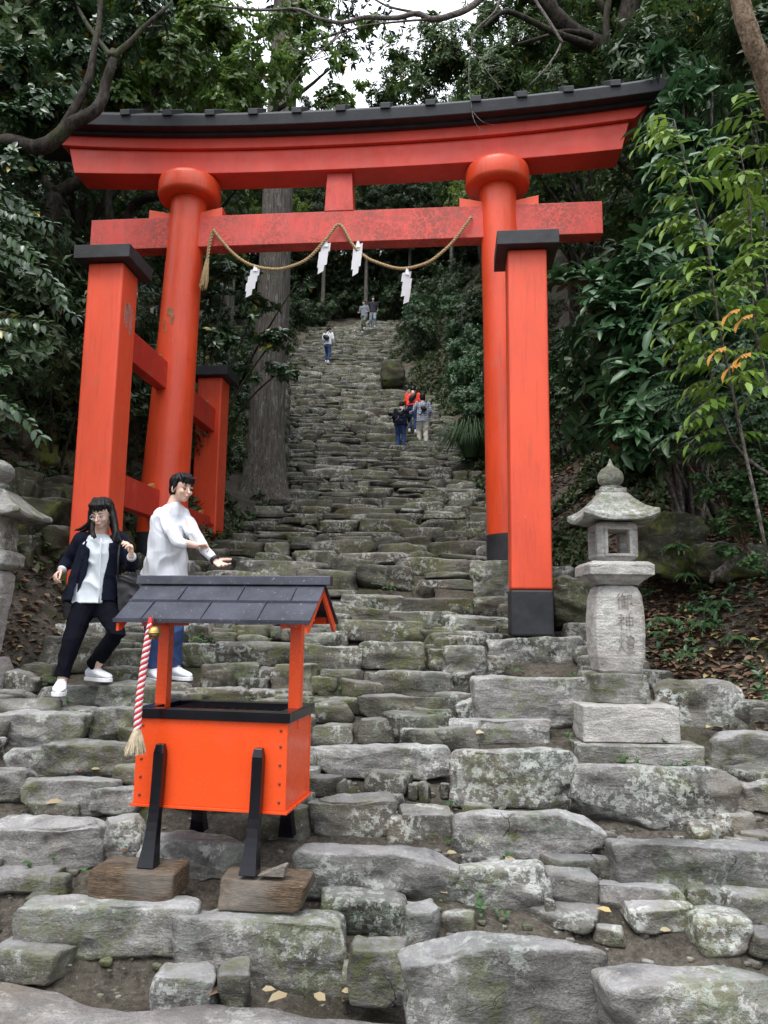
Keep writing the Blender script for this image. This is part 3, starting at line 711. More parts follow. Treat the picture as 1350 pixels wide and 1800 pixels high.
# zigzag paper streamers
def streamer(u, w_, H, tw, lab, dx=(0, -.02, .01, -.03, .0)):
    root = thing('paper_streamer', lab, 'paper streamer', G(u, -.15, w_), 'folded paper streamers on the straw rope')
    ru = Quaternion((0, 0, 1), tw) @ GU; rv = Quaternion((0, 0, 1), tw) @ GV
    wd = .115; hs = H/4.6
    ox = 0; z = w_-.02
    mb = MB(); mb.prism([G(u, -.15, w_+.01)-ru*.012, G(u, -.15, w_+.01)+ru*.012, G(u, -.15, z-hs*.5)+ru*.03, G(u, -.15, z-hs*.5)-ru*.03], rv*.0015)
    ob('paper_neck', mb, MPAPER, root); z -= hs*.25
    for k in range(4):
        sg = 1 if k % 2 == 0 else -1
        c = G(u, -.15, 0)+ru*(ox)+rv*(.006*sg-.012*k); zz = EYE+z-k*hs*.98; sk = .03
        w2 = wd*(1 if k < 3 else .62)
        q = [c+ru*(-w2/2)+Vector((0, 0, zz-EYE-sk*.4)), c+ru*(w2/2)+Vector((0, 0, zz-EYE+sk)), c+ru*(w2/2-.012)+rv*.018+Vector((0, 0, zz-EYE-hs*1.0+sk*.8)), c+ru*(-w2/2-.012)+rv*.018+Vector((0, 0, zz-EYE-hs*1.12-sk*.2))]
        q = [Vector((p.x, p.y, p.z)) for p in q]
        mb = MB(); mb.prism(q, rv*.0016); ob('paper_fold', mb, MPAPER, root)
        ox += dx[k]+(-.02)
for u, w_, H, tw, lab, dx in ((-1.0, 4.215, .42, .1, 'leftmost white zigzag paper streamer, in front of the cedar trunk', (.0, .0, .01, 0)),
    (-.14, 4.50, .43, .0, 'white zigzag paper streamer just left of the rope peak', (.0, .01, .01, 0)),
    (.25, 4.48, .45, -.1, 'white zigzag paper streamer just right of the rope peak', (.02, .01, .02, 0)),
    (.845, 4.115, .46, .45, 'rightmost white zigzag paper streamer, long and turned edge-on', (.02, .01, .02, 0))):
    streamer(u, w_, H, tw, lab, dx)

# ================================================================ offering box with its little roof
BYAW = -.175; BO = Vector((-.792, 4.0, .593))
BU = Vector((math.cos(BYAW), math.sin(BYAW), 0)); BV = Vector((-math.sin(BYAW), math.cos(BYAW), 0))
def B(u, v, z): return BO+BU*u+BV*v+Vector((0, 0, z))
def bbox(mb, u0, u1, v0, v1, z0, z1): return mb.hexa([B(u, v, z) for z in (z0, z1) for v in (v0, v1) for u in (u0, u1)])
box = thing('offering_box', 'bright red offering box with black rim and legs under a small dark roof', 'offering box', B(0, 0, -.27))
t_ = .016; HB = .405
ob('front_panel', bbox(MB(), -.387, .387, -.212, -.212+t_, 0, HB), MBOX, box, bevel=.002)
ob('back_panel', bbox(MB(), -.387, .387, .212-t_, .212, 0, HB), MBOX, box, bevel=.002)
for s in (-1, 1):
    a, b = sorted((s*.384, s*(.384-t_))); ob('side_panel', bbox(MB(), a, b, -.195, .195, 0, HB), MBOX, box, bevel=.002)
ob('bottom_board', bbox(MB(), -.398, .398, -.222, .222, -.014, -.0005), MBOX, box, bevel=.002)
# black rim frame and slats
mb = MB(); o_, i_ = (.402, .228), (.335, .165)
for z0, z1 in ((HB+.001, HB+.05),):
    bbox(mb, -o_[0], o_[0], -o_[1], -i_[1], z0, z1); bbox(mb, -o_[0], o_[0], i_[1], o_[1], z0, z1)
    bbox(mb, -o_[0], -i_[0], -i_[1]+.0005, i_[1]-.0005, z0, z1); bbox(mb, i_[0], o_[0], -i_[1]+.0005, i_[1]-.0005, z0, z1)
ob('rim', mb, MLACQ, box, bevel=.003)
mb = MB()
for k in range(11):
    u = -.30+k*.06; mb.prism([B(u-.018, -.17, HB+.005), B(u+.018, -.17, HB+.005), B(u, -.17, HB+.03)], BV*.34)
ob('grille_slats', mb, MLACQ, box)
mb = MB(); bbox(mb, -.34, .34, -.17, .17, HB-.1, HB-.09); ob('inner_tray', mb, MLACQ, box)
for s in (-1, 1):
    for z in (.04, .125, .21, .295, .37):
        ob('bolt', MB().ell(B(s*.355, -.213, z), (.007, .007, .007), None, 8, 6), MIRON, box, smooth=True)
# curved legs
for s in (-1, 1):
    for fr in (-1, 1):
        rings = []; u = s*.25+.008
        top = .29
        bot = -.262 if fr < 0 else -.25
        for k in range(15):
            t = k/14; z = top+(bot-top)*t; flare = max(0, t-.55)/.45
            wd = .026+.016*flare**2; off = .03+.05*t**2.2
            cu = u-.004*t-.004*flare; cv = fr*(.212+off)
            th = .024+.014*flare**2
            if k == 0: wd *= .8; th *= .6
            rings.append([B(cu-wd, cv-th, z), B(cu+wd, cv-th, z), B(cu+wd, cv+th, z), B(cu-wd, cv+th, z)])
        ob('leg', MB().loft(rings), MLACQ, box, bevel=.004, smooth=False)
# uprights and the gabled roof
for s in (-1, 1):
    ob('upright', bbox(MB(), s*.36-.03, s*.36+.03, -.03, .03, HB+.051 if False else HB-.05, .9+.13), MBOX, box, bevel=.003)
EV, RV, EZ, RZ = -.30, .0, .885, 1.085; RL = .505
rf = None
for s in (-1, 1):
    v1 = s*.30
    M_ = MB(); n = 26; rings = []
    for k in range(n+1):
        u = -RL+2*RL*k/n
        rings.append([B(u, 0, RZ-.014), B(u, v1, EZ-.012), B(u, v1, EZ), B(u, s*.16, (EZ*.535+RZ*.465)-.006), B(u, 0, RZ)])
    M_.loft(rings); r_ = ob('roof_slope', M_, MROOF, box, bevel=.002)
    # lapped sheet seams
    mb = MB(); sl = (RZ-EZ)/.30
    f = lambda v: RZ-abs(v)*sl+.004
    def strip(u0, v0, u1, v1_, w_=.004):
        d = (B(u1, v1_, 0)-B(u0, v0, 0)).normalized(); nn = Vector((-d.y, d.x, 0))*w_
        a, b = B(u0, v0, f(v0)-.012), B(u1, v1_, f(v1_)-.012); up_ = Vector((0, 0, .0135))
        mb.hexa([a-nn, a+nn, b-nn, b+nn, a-nn+up_, a+nn+up_, b-nn+up_, b+nn+up_])
    strip(-RL, s*.15, RL, s*.15, .003)
    for u in (-.24, .08, .36): strip(u, s*.03, u-.0, s*.148, .0013)
    for u in (-.36, -.05, .24): strip(u, s*.152, u-.0, s*.295, .0013)
    strip(-RL, s*.295, RL, s*.295, .005)
    ob('sheet_seam', mb, MROOF, r_)
    ob('eave_beam', bbox(MB(), -.46, .46, s*.225-.014, s*.225+.014, EZ-.012, EZ+.025), MBOX, box, bevel=.002)
    for e in (-1, 1):   # barge boards of the gables
        mb = MB(); u = e*(RL-.012)
        mb.prism([B(u, s*.01, RZ-.024), B(u, s*.285, EZ-.012), B(u, s*.285, EZ-.055), B(u, s*.25, EZ-.05), B(u, s*.01, RZ-.07)], BU*.014*(-e))
        ob('barge_board', mb, MBOX, box, bevel=.002)
for e in (-1, 1):
    ob('gable_tie', bbox(MB(), e*.36-.02, e*.36+.02, -.235, .235, EZ-.03, EZ+.005), MBOX, box, bevel=.002)
    mb = MB(); mb.prism([B(e*.40, -.15, EZ+.006), B(e*.40, .15, EZ+.006), B(e*.40, 0, RZ-.09)], BU*.01*e); ob('gable_board', mb, MPAPER, box)
mb = MB(); mb.prism([B(-.535, -.035, RZ-.012), B(-.535, .035, RZ-.012), B(-.535, .026, RZ+.036), B(-.535, -.026, RZ+.036)], BU*1.07)
ob('ridge_cap', mb, MROOF, box, bevel=.004)
# timber blocks under the front legs
def timber(c, size, yaw, seed, log=False):
    mb = MB(); stone(mb, c, size, seed, n=16, e=26 if not log else 7, jit=.02 if not log else .07, rough=.05 if not log else .3, yaw=yaw)
    return mb
c = at(236, 1578, 3.72); c = Vector((c.x, c.y+.05, c.z-.01))
o = ob('timber_block', timber(c, (.41, .26, .135), -.12, 5), MTIMB, loc=c, smooth=False, fixn=False); tag(o, 'squared weathered timber block under the left leg of the offering box', 'timber block', 'timber blocks under the box legs')
c = at(462, 1592, 3.66); c = Vector((c.x, c.y+.05, c.z-.01))
o = ob('timber_block', timber(c, (.41, .24, .125), -.1, 9, True), MTIMB, loc=c, smooth=False, fixn=False); tag(o, 'cracked rounded log block under the right leg of the offering box', 'timber block', 'timber blocks under the box legs')
p0 = at(452, 1540, 3.62); a = Vector((.12, 0, 0))
mb = MB(); mb.prism([p0, p0+Vector((.12, .0, -.004)), p0+Vector((.125, 0, .04)), p0+Vector((.115, 0, .043))], Vector((.01, .06, 0)))
tag(ob('wooden_wedge', mb, MWEDGE, loc=p0, bevel=.002), 'small pale wooden wedge lying on the cracked log block', 'wedge')
for i, (x, y, D) in enumerate(((343, 1462, 4.43), (497, 1472, 4.36))): pass
# bell and striped bell rope
pb = at(271, 1112, 3.74)
bell = thing('bell', 'round brass bell hanging under the roof of the offering box', 'bell', pb)
rb_ = .033
b0 = ob('bell_body', MB().ell(pb, (rb_, rb_, rb_*.98), None, 28, 18), MBRASS, bell, smooth=True)
mb = MB().lathe(pb, [(rb_*.995, -.004), (rb_*1.07, -.002), (rb_*1.07, .002), (rb_*.995, .004)], 28); ob('bell_band', mb, MBRASS, bell, smooth=True)
mb = MB().tube([pb+Vector((0, 0, rb_*.9)), pb+Vector((-.01, 0, rb_+.03)), pb+Vector((-.015, .0, rb_+.055))], .004, 8); ob('bell_loop', mb, MIRON, bell, smooth=True)
mb = MB(); mb.box(pb+Vector((0, -rb_*.72, -rb_*.55)), (.03, .012, .004)); ob('bell_slot', mb, MLACQ, bell)
ptop = at(264, 1096, 3.74); pend = at(241, 1286, 3.70)
bm_ = [ptop, at(259, 1130, 3.73), at(250, 1190, 3.72), at(244, 1240, 3.71), pend]
P = resample(smooth_path(bm_, 10), .006)
br = thing('bell_rope', 'red and white twisted bell rope with pale tassel hanging from the box roof', 'rope', ptop)
for k in range(4): ob('strand', strand(P, .0095, .0095, 9, k*math.pi/2, 8, lambda t: 1 if t > .12 else .75+2*t), MROPER if k % 2 == 0 else MROPEW, br, smooth=True)
mb = MB().tube([ptop+Vector((0, 0, .03)), ptop, ptop+Vector((-.003, 0, -.02))], [.008, .014, .012], 8); ob('rope_knot', mb, MROPER, br, smooth=True)
mb = MB(); fibres(mb, pend+Vector((0, 0, .012)), Vector((-.06, 0, -1)), .115, .016, .05, 330, .0017)
mb.ell(pend+Vector((0, 0, -.002)), (.018, .018, .016)); ob('tassel', mb, MTASS, br, smooth=True)

# ================================================================ stone lanterns
def sq(c, hx, hy, z, ch=.0, yaw=0, lift=0.):
    """square ring with chamfered corners (8 points); lift raises the corners"""
    pts = []
    for (a, b) in ((-1, -1), (1, -1), (1, 1), (-1, 1)):
        if (a, b) in ((-1, -1), (1, 1)): q = [(a*hx, b*(hy-ch)), (a*(hx-ch), b*hy)]
        else: q = [(a*(hx-ch), b*hy), (a*hx, b*(hy-ch))]
        pts += q
    cy, sy = math.cos(yaw), math.sin(yaw)
    return [Vector((c[0]+x*cy-y*sy, c[1]+x*sy+y*cy, z+lift)) for x, y in pts]
def lantern_roof(c, z0, R_, yaw, h=.2, upturn=.05, top=.16):
    """flared four sided roof with turned-up corners"""
    n = 9; rings = []
    def ringat(k, rr, z, lift):
        out = []
        for side in range(4):
            for j in range(n):
                t = -1+2*j/n; L = lift*abs(t)**3
                x, y = (t*rr, -rr) if side == 0 else ((rr, t*rr) if side == 1 else ((-t*rr, rr) if side == 2 else (-rr, -t*rr)))
                g = 1+.05*abs(t)**4*(lift > 0)
                cy, sy = math.cos(yaw), math.sin(yaw)
                out.append(Vector((c[0]+(x*cy-y*sy)*g, c[1]+(x*sy+y*cy)*g, z+L)))
        return out
    rings.append(ringat(0, R_*.45, z0+.02, 0)); rings.append(ringat(0, R_*.8, z0+.0, upturn*.4)); rings.append(ringat(0, R_, z0, upturn*1.1))
    rings.append(ringat(0, R_*1.0, z0+.035, upturn*1.15))
    for t in (.2, .4, .6, .8, 1.0):
        rr = R_*(1-t)+top*t; z = z0+.04+h*(t**1.35*.55+t*.45) if False else z0+.037+h*(1-(1-t)**1.0)*(.55+.45*t)
        rings.append(ringat(0, rr, z, upturn*1.15*(1-t)**1.5))
    return MB().loft(rings)
def roughen(mb, amt, fr, seed):
    o = Vector((seed*3.7, seed*1.3, 0)); out = []
    for p in mb.v:
        q = Vector(p); v = noise.noise_vector((q+o)*fr); out.append(tuple(q+v*amt))
    mb.v = out; return mb
def lantern_common(name, lab, X, Yc, lv, yaw, hole, group):
    """lv: heights; every stage is a separate stone"""
    L = thing(name, lab, 'stone lantern', (X, Yc, lv['g']), group)
    c = (X, Yc)
    def stage(nm, rings, mat=MGRAN, bev=.008, amt=.006):
        o = ob(nm, MB().loft(rings), mat, L, bevel=bev)
        s_ = o.modifiers.new('s', 'SUBSURF'); s_.subdivision_type = 'SIMPLE'; s_.levels = s_.render_levels = 3
        d = o.modifiers.new('d', 'DISPLACE'); tx = bpy.data.textures.get('rock') or bpy.data.textures.new('rock', 'CLOUDS'); tx.noise_scale = .06; tx.noise_depth = 3
        d.texture = tx; d.strength = amt*2.2; d.mid_level = .5; d.texture_coords = 'GLOBAL'
        for p in o.data.polygons: p.use_smooth = False
        return o
    return L, c, stage
# right lantern
X0, Y0 = 1.705, 5.6
L, c, stage = lantern_common('stone_lantern', 'pale carved granite lantern with open window, right of the steps', X0, Y0, dict(g=.55), 0, True, 'stone lanterns flanking the steps')
yw = -.01
stage('lower_plinth', [sq((X0+.03, Y0), .42, .42, z, .01, yw) for z in (.50, .57, .685)], MGRD, .012)
stage('middle_plinth', [sq(c, .33, .33, z, .01, yw) for z in (.69, .8, .93)], MGRAN, .012)
mb = MB(); stone(mb, (X0, Y0, .925), (.45, .45, .215), 71, n=18, e=6, jit=.05, rough=.7); ob('rough_footing', mb, MGRD, L, smooth=True, fixn=False)
rings = []
for z, h, ch in ((1.13, .135, .02), (1.155, .152, .03), (1.25, .170, .034), (1.4, .177, .034), (1.55, .176, .034), (1.68, .165, .034), (1.74, .145, .03), (1.765, .115, .025)): rings.append(sq(c, h, h, z, ch, yw))
shaft = stage('shaft', rings, MGRAN, .01, .004)
rings = [sq(c, .14, .14, 1.765, .01, yw), sq(c, .205, .205, 1.825, .01, yw), sq(c, .231, .231, 1.835, .008, yw), sq(c, .231, .231, 1.905, .008, yw), sq(c, .2, .2, 1.93, .01, yw), sq(c, .14, .14, 1.935, .01, yw)]
stage('platform', rings, MGRAN, .005, .004)
# firebox: a hollow square stone, window right through
fh, wi = .15, .078; z0, z1, za, zb = 1.935, 2.225, 1.99, 2.165
mb = MB()
def fb(x0, x1, y0, y1, a, b): mb.hexa([Vector((X0+x, Y0+y, z)) for z in (a, b) for y in (y0, y1) for x in (x0, x1)])
rings = [sq(c, .125, .125, z0, .04, yw), sq(c, fh, fh, z0+.035, .03, yw), sq(c, fh, fh, za, .03, yw)]
o = MB().loft(rings); mb.add(o.v, o.f)
o = MB().loft([sq(c, fh, fh, zb, .03, yw), sq(c, fh, fh, z1-.02, .03, yw), sq(c, fh-.02, fh-.02, z1, .03, yw)]); mb.add(o.v, o.f)
for a in (-1, 1):
    for b in (-1, 1):
        pts = [(a*wi, b*fh), (a*(fh-.03), b*fh), (a*fh, b*(fh-.03)), (a*fh, b*wi), (a*wi, b*wi)]
        mb.prism([Vector((X0+x, Y0+y, za)) for x, y in pts], (0, 0, zb-za))
fbx = ob('firebox', mb, MGRAN, L, bevel=.004)
# raised frame round the window
mb = MB(); g = wi+.022
for (x0, x1, a, b) in ((-g, -wi, za-.02, zb+.02), (wi, g, za-.02, zb+.02), (-wi, wi, zb, zb+.02), (-wi, wi, za-.02, za)):
    fb(x0, x1, -fh-.01, -fh+.002, a+.0003, b-.0003)
ob('window_frame', mb, MGRAN, fbx, bevel=.003)
mb = roughen(lantern_roof(c, 2.225, .258, yw, .185, .045, .1), .006, 9, 3); ob('roof', mb, MGRD, L, bevel=.006, smooth=False)
stage('neck', [sq(c, .095, .095, 2.43, .01, yw), sq(c, .095, .095, 2.485, .01, yw)], MGRD, .006)
prof = [(.03, 2.478), (.075, 2.485), (.085, 2.5), (.06, 2.512), (.075, 2.52), (.093, 2.545), (.097, 2.575), (.088, 2.61), (.062, 2.64), (.03, 2.66), (.016, 2.685), (.006, 2.715), (.001, 2.72)]
ob('finial', roughen(MB().lathe((X0, Y0, 0), prof, 28), .003, 20, 2), MGRD, L, smooth=True)
# inscription cut into the front of the shaft: three characters (go - shin - to, "sacred lantern")
MCUT = plain('carved_dirty_cut', (.27, .25, .225), .9, 30, .3)
def glyph(strokes, cx, cz, s, parent):
    mb = MB()
    for st_ in strokes:
        P_ = [Vector((cx+x*s, Y0-.1785, cz+z*s)) for x, z in st_]
        for a_, b_ in zip(P_, P_[1:]):
            d = (b_-a_).normalized(); n_ = Vector((-d.z, 0, d.x))*.0042
            a2, b2 = a_-d*.002, b_+d*.002; q = Vector((0, -.0025, 0))
            mb.hexa([a2-n_, a2+n_, b2-n_, b2+n_, a2-n_+q, a2+n_+q, b2-n_+q, b2+n_+q])
    ob('carved_character', mb, MCUT, parent)
GO_ = [[(-.35, .5), (-.5, .3)], [(-.3, .25), (-.5, .0)], [(-.4, .12), (-.4, -.5)], [(-.1, .5), (-.22, .3)], [(-.2, .35), (.12, .35)], [(-.25, .15), (.15, .15)], [(-.03, .35), (-.03, -.3)], [(-.18, .0), (-.18, -.32)], [(-.03, -.05), (.12, -.05)], [(-.25, -.35), (.15, -.28)], [(.22, .4), (.48, .4), (.48, -.15), (.38, -.1)], [(.22, .4), (.22, -.5)]]
SHIN = [[(-.35, .5), (-.25, .4)], [(-.5, .28), (-.12, .28), (-.5, -.12)], [(-.3, .1), (-.3, -.5)], [(-.25, .02), (-.1, -.1)], [(.02, .3), (.45, .3), (.45, -.2), (.02, -.2), (.02, .3)], [(.02, .05), (.45, .05)], [(.23, .5), (.23, -.5)]]
TO = [[(-.45, .3), (-.4, .1)], [(-.15, .35), (-.22, .15)], [(-.3, .5), (-.3, .0), (-.5, -.45)], [(-.28, -.1), (-.12, -.35)], [(0, .45), (.25, .45), (-.05, .1)], [(.3, .5), (.5, .15)], [(.45, .4), (.3, .3)], [(.05, .12), (.42, .12)], [(.08, .0), (.4, .0), (.4, -.2), (.08, -.2), (.08, .0)], [(.12, -.25), (.18, -.4)], [(.36, -.25), (.3, -.4)], [(.0, -.45), (.48, -.45)]]
glyph(GO_, X0+.02, 1.645, .105, shaft); glyph(SHIN, X0+.025, 1.50, .11, shaft); glyph(TO, X0+.025, 1.345, .12, shaft)
# left lantern, older and darker, cut by the edge of the photo
X0, Y0 = -3.13, 6.0; c = (X0, Y0)
L, c, stage = lantern_common('stone_lantern', 'dark weathered stone lantern with round window at the left edge', X0, Y0, dict(g=.7), 0, True, 'stone lanterns flanking the steps')
yw = .05
stage('lower_plinth', [sq(c, .27, .3, z, .01, yw) for z in (.60, .75, .90)], MGRD, .012)
stage('middle_plinth', [sq(c, .2, .22, 0.902, .01, yw), sq(c, .205, .22, 1.0, .02, yw), sq(c, .16, .18, 1.16, .04, yw)], MGRAN, .02)
rings = []
for z, h in ((1.16, .11), (1.3, .125), (1.5, .14), (1.7, .16), (1.8, .16), (1.84, .14)): rings.append(sq(c, h, h, z, .03, yw))
stage('shaft', rings, MGRAN, .02, .006)
stage('platform', [sq(c, .14, .14, 1.84, .03, yw), sq(c, .2, .2, 1.88, .02, yw), sq(c, .205, .205, 1.96, .02, yw), sq(c, .16, .16, 2.0, .03, yw)], MGRD, .01)
fbx = stage('firebox', [sq(c, .15, .15, 2.0, .02, yw), sq(c, .155, .155, 2.1, .02, yw), sq(c, .15, .15, 2.27, .02, yw)], MGRD, .01)
mb = MB(); q = Vector((X0+.03, Y0-.15, 2.14)); ax = Matrix.Rotation(R(90), 3, 'X')
mb.lathe(q, [(.055, -.03), (.08, .012), (.066, .018), (.055, .0), (.048, -.03)], 24, ax); ob('window_ring', mb, MGRD, fbx, smooth=True)
mb = MB().lathe(q, [(.05, -.01), (.05, .01)], 20, ax); ob('round_window', mb, MLACQ, fbx)
mb = roughen(lantern_roof(c, 2.25, .325, yw, .19, .02, .12), .008, 9, 5); ob('roof', mb, MGRD, L, bevel=.01)
prof = [(.1, 2.46), (.11, 2.475), (.08, 2.49), (.1, 2.505), (.1, 2.53), (.07, 2.545), (.11, 2.565), (.135, 2.61), (.13, 2.66), (.1, 2.7), (.05, 2.725), (.01, 2.735)]
ob('finial', roughen(MB().lathe((X0, Y0, 0), prof, 26), .004, 14, 7), MGRD, L, smooth=True)

# ================================================================ people
def remesh(mb, voxel, smooth=2, name='m', org=Vector((0, 0, 0)), disp=None):
    me = bpy.data.meshes.new('tmp'); me.from_pydata([tuple(Vector(p)-org) for p in mb.v], [], mb.f); fix_normals(me)
    o = bpy.data.objects.new('tmp', me); COL.objects.link(o)
    r = o.modifiers.new('r', 'REMESH'); r.mode = 'VOXEL'; r.voxel_size = voxel
    if smooth: s = o.modifiers.new('s', 'SMOOTH'); s.iterations = smooth; s.factor = .5
    dg = bpy.context.evaluated_depsgraph_get(); m2 = bpy.data.meshes.new_from_object(o.evaluated_get(dg)); m2.name = name
    bpy.data.objects.remove(o); bpy.data.meshes.remove(me); m2.materials.clear()
    if disp: 
        n = len(m2.vertices); co = np.empty(n*3); m2.vertices.foreach_get('co', co); co = co.reshape(-1, 3); no = np.empty(n*3); m2.vertices.foreach_get('normal', no); no = no.reshape(-1, 3)
        for i in range(n): co[i] += no[i]*disp(Vector(co[i])+org)
        m2.vertices.foreach_set('co', co.reshape(-1)); m2.update()
    m2.polygons.foreach_set('use_smooth', [True]*len(m2.polygons)); return m2
def cloth_disp(amp, fx=7, fz=4, seed=0):
    o = Vector((seed*5.1, seed, 0))
    def f(p):
        q = Vector((p.x*fx, p.y*fx, p.z*fz))+o
        w_ = noise.noise(Vector((q.x*.5+p.z*2, q.y*.5, q.z*.5)))*2
        return amp*((1-abs(noise.noise(q+Vector((w_, w_, 0)))*2.4))*1.0-.6+.4*noise.noise(q*2.3))
    return f
def ringsloft(mb, secs, n=20):
    """secs: (centre, half width vector, half depth vector) - closed body of elliptical sections"""
    rings = [[c+a*math.cos(2*math.pi*j/n)+b*math.sin(2*math.pi*j/n) for j in range(n)] for c, a, b in secs]
    mb.loft(rings)
def basis(f, up=Vector((0, 0, 1))):
    f = Vector(f).normalized(); r = f.cross(up).normalized(); u = r.cross(f); return r, f, u   # r is the figure's own right hand when f is where it faces
def head_prims(mb, c, f, up, s=1., far=False):
    r, f, u = basis(f, up); M = Matrix((r, f, u)).transposed()
    def e(dx, dy, dz, a, b, d): mb.ell(c+r*dx*s+f*dy*s+u*dz*s, (a*s, b*s, d*s), M, 16, 10)
    e(0, -.012, .025, .074, .092, .088); e(0, .022, -.03, .06, .068, .075); e(0, .05, -.078, .032, .03, .028)  # cranium, face, chin
    e(0, .02, -.065, .05, .055, .036)
    if not far:
        for k in (-1, 1):
            e(k*.077, -.005, -.012, .01, .02, .032); e(k*.036, .066, -.03, .022, .02, .022); e(k*.03, .076, .012, .026, .012, .008)
        mb.tube([c+f*.088*s+u*.002*s, c+f*.101*s-u*.022*s, c+f*.106*s-u*.034*s], [.006*s, .009*s, .0125*s], 8, round_=True)
        e(0, .094, -.056, .022, .008, .0055); e(0, .091, -.066, .019, .009, .006)
def hand_prims(mb, wrist, d, pn, side=1, s=1., curl=.5, spread=.2):
    """d along the hand, pn palm normal (to where the fingers curl); five separate fingers"""
    d = Vector(d).normalized(); pn = (Vector(pn)-d*Vector(pn).dot(d)).normalized(); a = d.cross(pn)*side
    M = Matrix((a, d, pn)).transposed()
    mb.ell(wrist+d*.045*s, (.038*s, .052*s, .015*s), M, 14, 10); mb.ell(wrist+d*.07*s, (.038*s, .025*s, .013*s), M, 12, 8)
    for i, (x, L) in enumerate(((-.03, .062), (-.0105, .075), (.0105, .08), (.03, .073))):
        b = wrist+d*(.078 if i else .072)*s+a*x*s; fd = (d+a*x*spread*14).normalized(); P = [b]; ang = .25*curl
        for k in range(3):
            ang += curl*(.7+.12*(3-i)); q = fd*math.cos(ang)+pn*math.sin(ang); P.append(P[-1]+q*L*s*(.45, .32, .27)[k])
        mb.tube(P, [.0095*s, .009*s, .008*s, .0068*s], 8, round_=True)
    b = wrist+d*.022*s+a*.028*s; P = [b, b+(a*.8+d*.65+pn*.25)*.032*s, b+(a*.85+d*1.25+pn*.6)*.045*s, b+(a*.75+d*1.8+pn*.95)*.05*s]
    mb.tube(P, [.0135*s, .0115*s, .0095*s, .008*s], 8, round_=True)
def shoe(parent, ank, toe, up, mat, sole, s=1., name='shoe'):
    s = s*1.1
    d = (Vector(toe)-Vector(ank)); d.z = 0; d.normalize(); fw = (Vector(toe)-Vector(ank)); fw = (fw-Vector(up)*fw.dot(Vector(up))).normalized(); r = fw.cross(Vector(up)).normalized(); u = r.cross(fw)
    h = Vector(ank)-u*.075*s  # under the heel
    mb = MB(); secs = []
    for t, w_, hh in ((-.065, .018, .04), (-.058, .03, .062), (-.03, .036, .078), (.01, .037, .082), (.05, .039, .068), (.1, .044, .052), (.14, .045, .042), (.17, .038, .034), (.19, .024, .024), (.197, .012, .014)):
        c = h+fw*t*s+u*(.022+hh*.5)*s; secs.append((c, r*w_*s, u*hh*.5*s))
    ringsloft(mb, secs, 16)
    mb2 = MB(); rings = []
    pts = [(-.07, .012), (-.055, .033), (-.02, .038), (.03, .036), (.08, .043), (.13, .048), (.165, .043), (.19, .028), (.203, .01)]
    outl = [h+fw*t*s+r*w_*s for t, w_ in pts]+[h+fw*t*s-r*w_*s for t, w_ in reversed(pts)]
    mb2.prism([p-u*.002 for p in outl], u*.026*s)
    o = ob(name, mb, mat, parent, smooth=True, sub=1); ob('sole', mb2, sole, o, bevel=.003)
    mb3 = MB()
    for k in range(4):
        c = h+fw*(.045+.018*k)*s+u*(.092-.011*k)*s; mb3.tube([c-r*.022*s, c+u*.004*s, c+r*.022*s], .0035*s, 5)
    ob('laces', mb3, sole, o)
def pants_mat(name, c, amt=.25): return plain(name, c, .8, 14, amt, .25, .004, .3)
SKIN = NT('skin'); 
_c = SKIN.mix(SKIN.ramp(SKIN.noise(9, 4), [(.35, 0), (.7, 1)]), (.68, .43, .33), (.78, .54, .44)); SKIN.put(SKIN.p.inputs['Subsurface Weight'], .08); MSKIN = SKIN.out(_c, .5, None, spec=.4)
MHAIR = plain('black_hair', (.006, .005, .006), .55, 60, .5, .5, .003, .3); MLIP = plain('lip', (.42, .13, .11), .5, 30, .1); MEYE = plain('dark_eye', (.02, .015, .012), .25, 30, .1)
MWSH = plain('white_cotton', (.68, .71, .76), .8, 30, .04, .15); MWBL = plain('pale_blouse', (.66, .72, .77), .75, 30, .04, .15); MNAVY = plain('navy_knit', (.006, .008, .02), .95, 80, .3, .3, .003, .2); MDTR = plain('black_trousers', (.0035, .004, .008), .9, 40, .25, .2, .003, .1)
MJEAN = pants_mat('blue_denim', (.03, .06, .16)); MSHOE = plain('white_canvas', (.72, .75, .8), .7, 40, .05); MSOLE = plain('white_sole', (.75, .76, .78), .6, 20, .05); MBAG = plain('black_bag', (.01, .01, .013), .5, 20, .3)
MORG = plain('orange_red_fabric', (.75, .045, .02), .75, 40, .1); MGREY = plain('grey_tee', (.2, .24, .28), .85, 40, .12); MOLIVE = plain('olive_trousers', (.12, .13, .1), .85, 40, .12); MLGREY = plain('light_grey_jeans', (.22, .25, .29), .85, 12, .2); MCHAR = plain('charcoal_sweater', (.022, .024, .032), .9, 40, .2); MCREAM = plain('off_white_trousers', (.6, .58, .52), .8, 30, .08)
MSILV = plain('bag_chain', (.5, .5, .5), .4, 30, .2, Metallic=.7); MDSHOE = plain('dark_shoe', (.05, .05, .07), .6, 30, .2)
def plaid():
    t = NT('plaid_fabric'); w1 = t.new('ShaderNodeTexWave', wave_type='BANDS', bands_direction='X'); w2 = t.new('ShaderNodeTexWave', wave_type='BANDS', bands_direction='Z')
    for q in (w1, w2): t.l.new(t.pos, q.inputs[0]); q.inputs['Scale'].default_value = 5.5; q.inputs['Distortion'].default_value = 0
    f = t.math('ADD', t.math('MULTIPLY', t.ramp(w1.outputs[0], [(.5, 0), (.62, 1)]), .5), t.math('MULTIPLY', t.ramp(w2.outputs[0], [(.5, 0), (.62, 1)]), .5))
    return t.out(t.mix(f, (.5, .53, .6), (.08, .09, .17)), .85)
MPLAID = plaid()
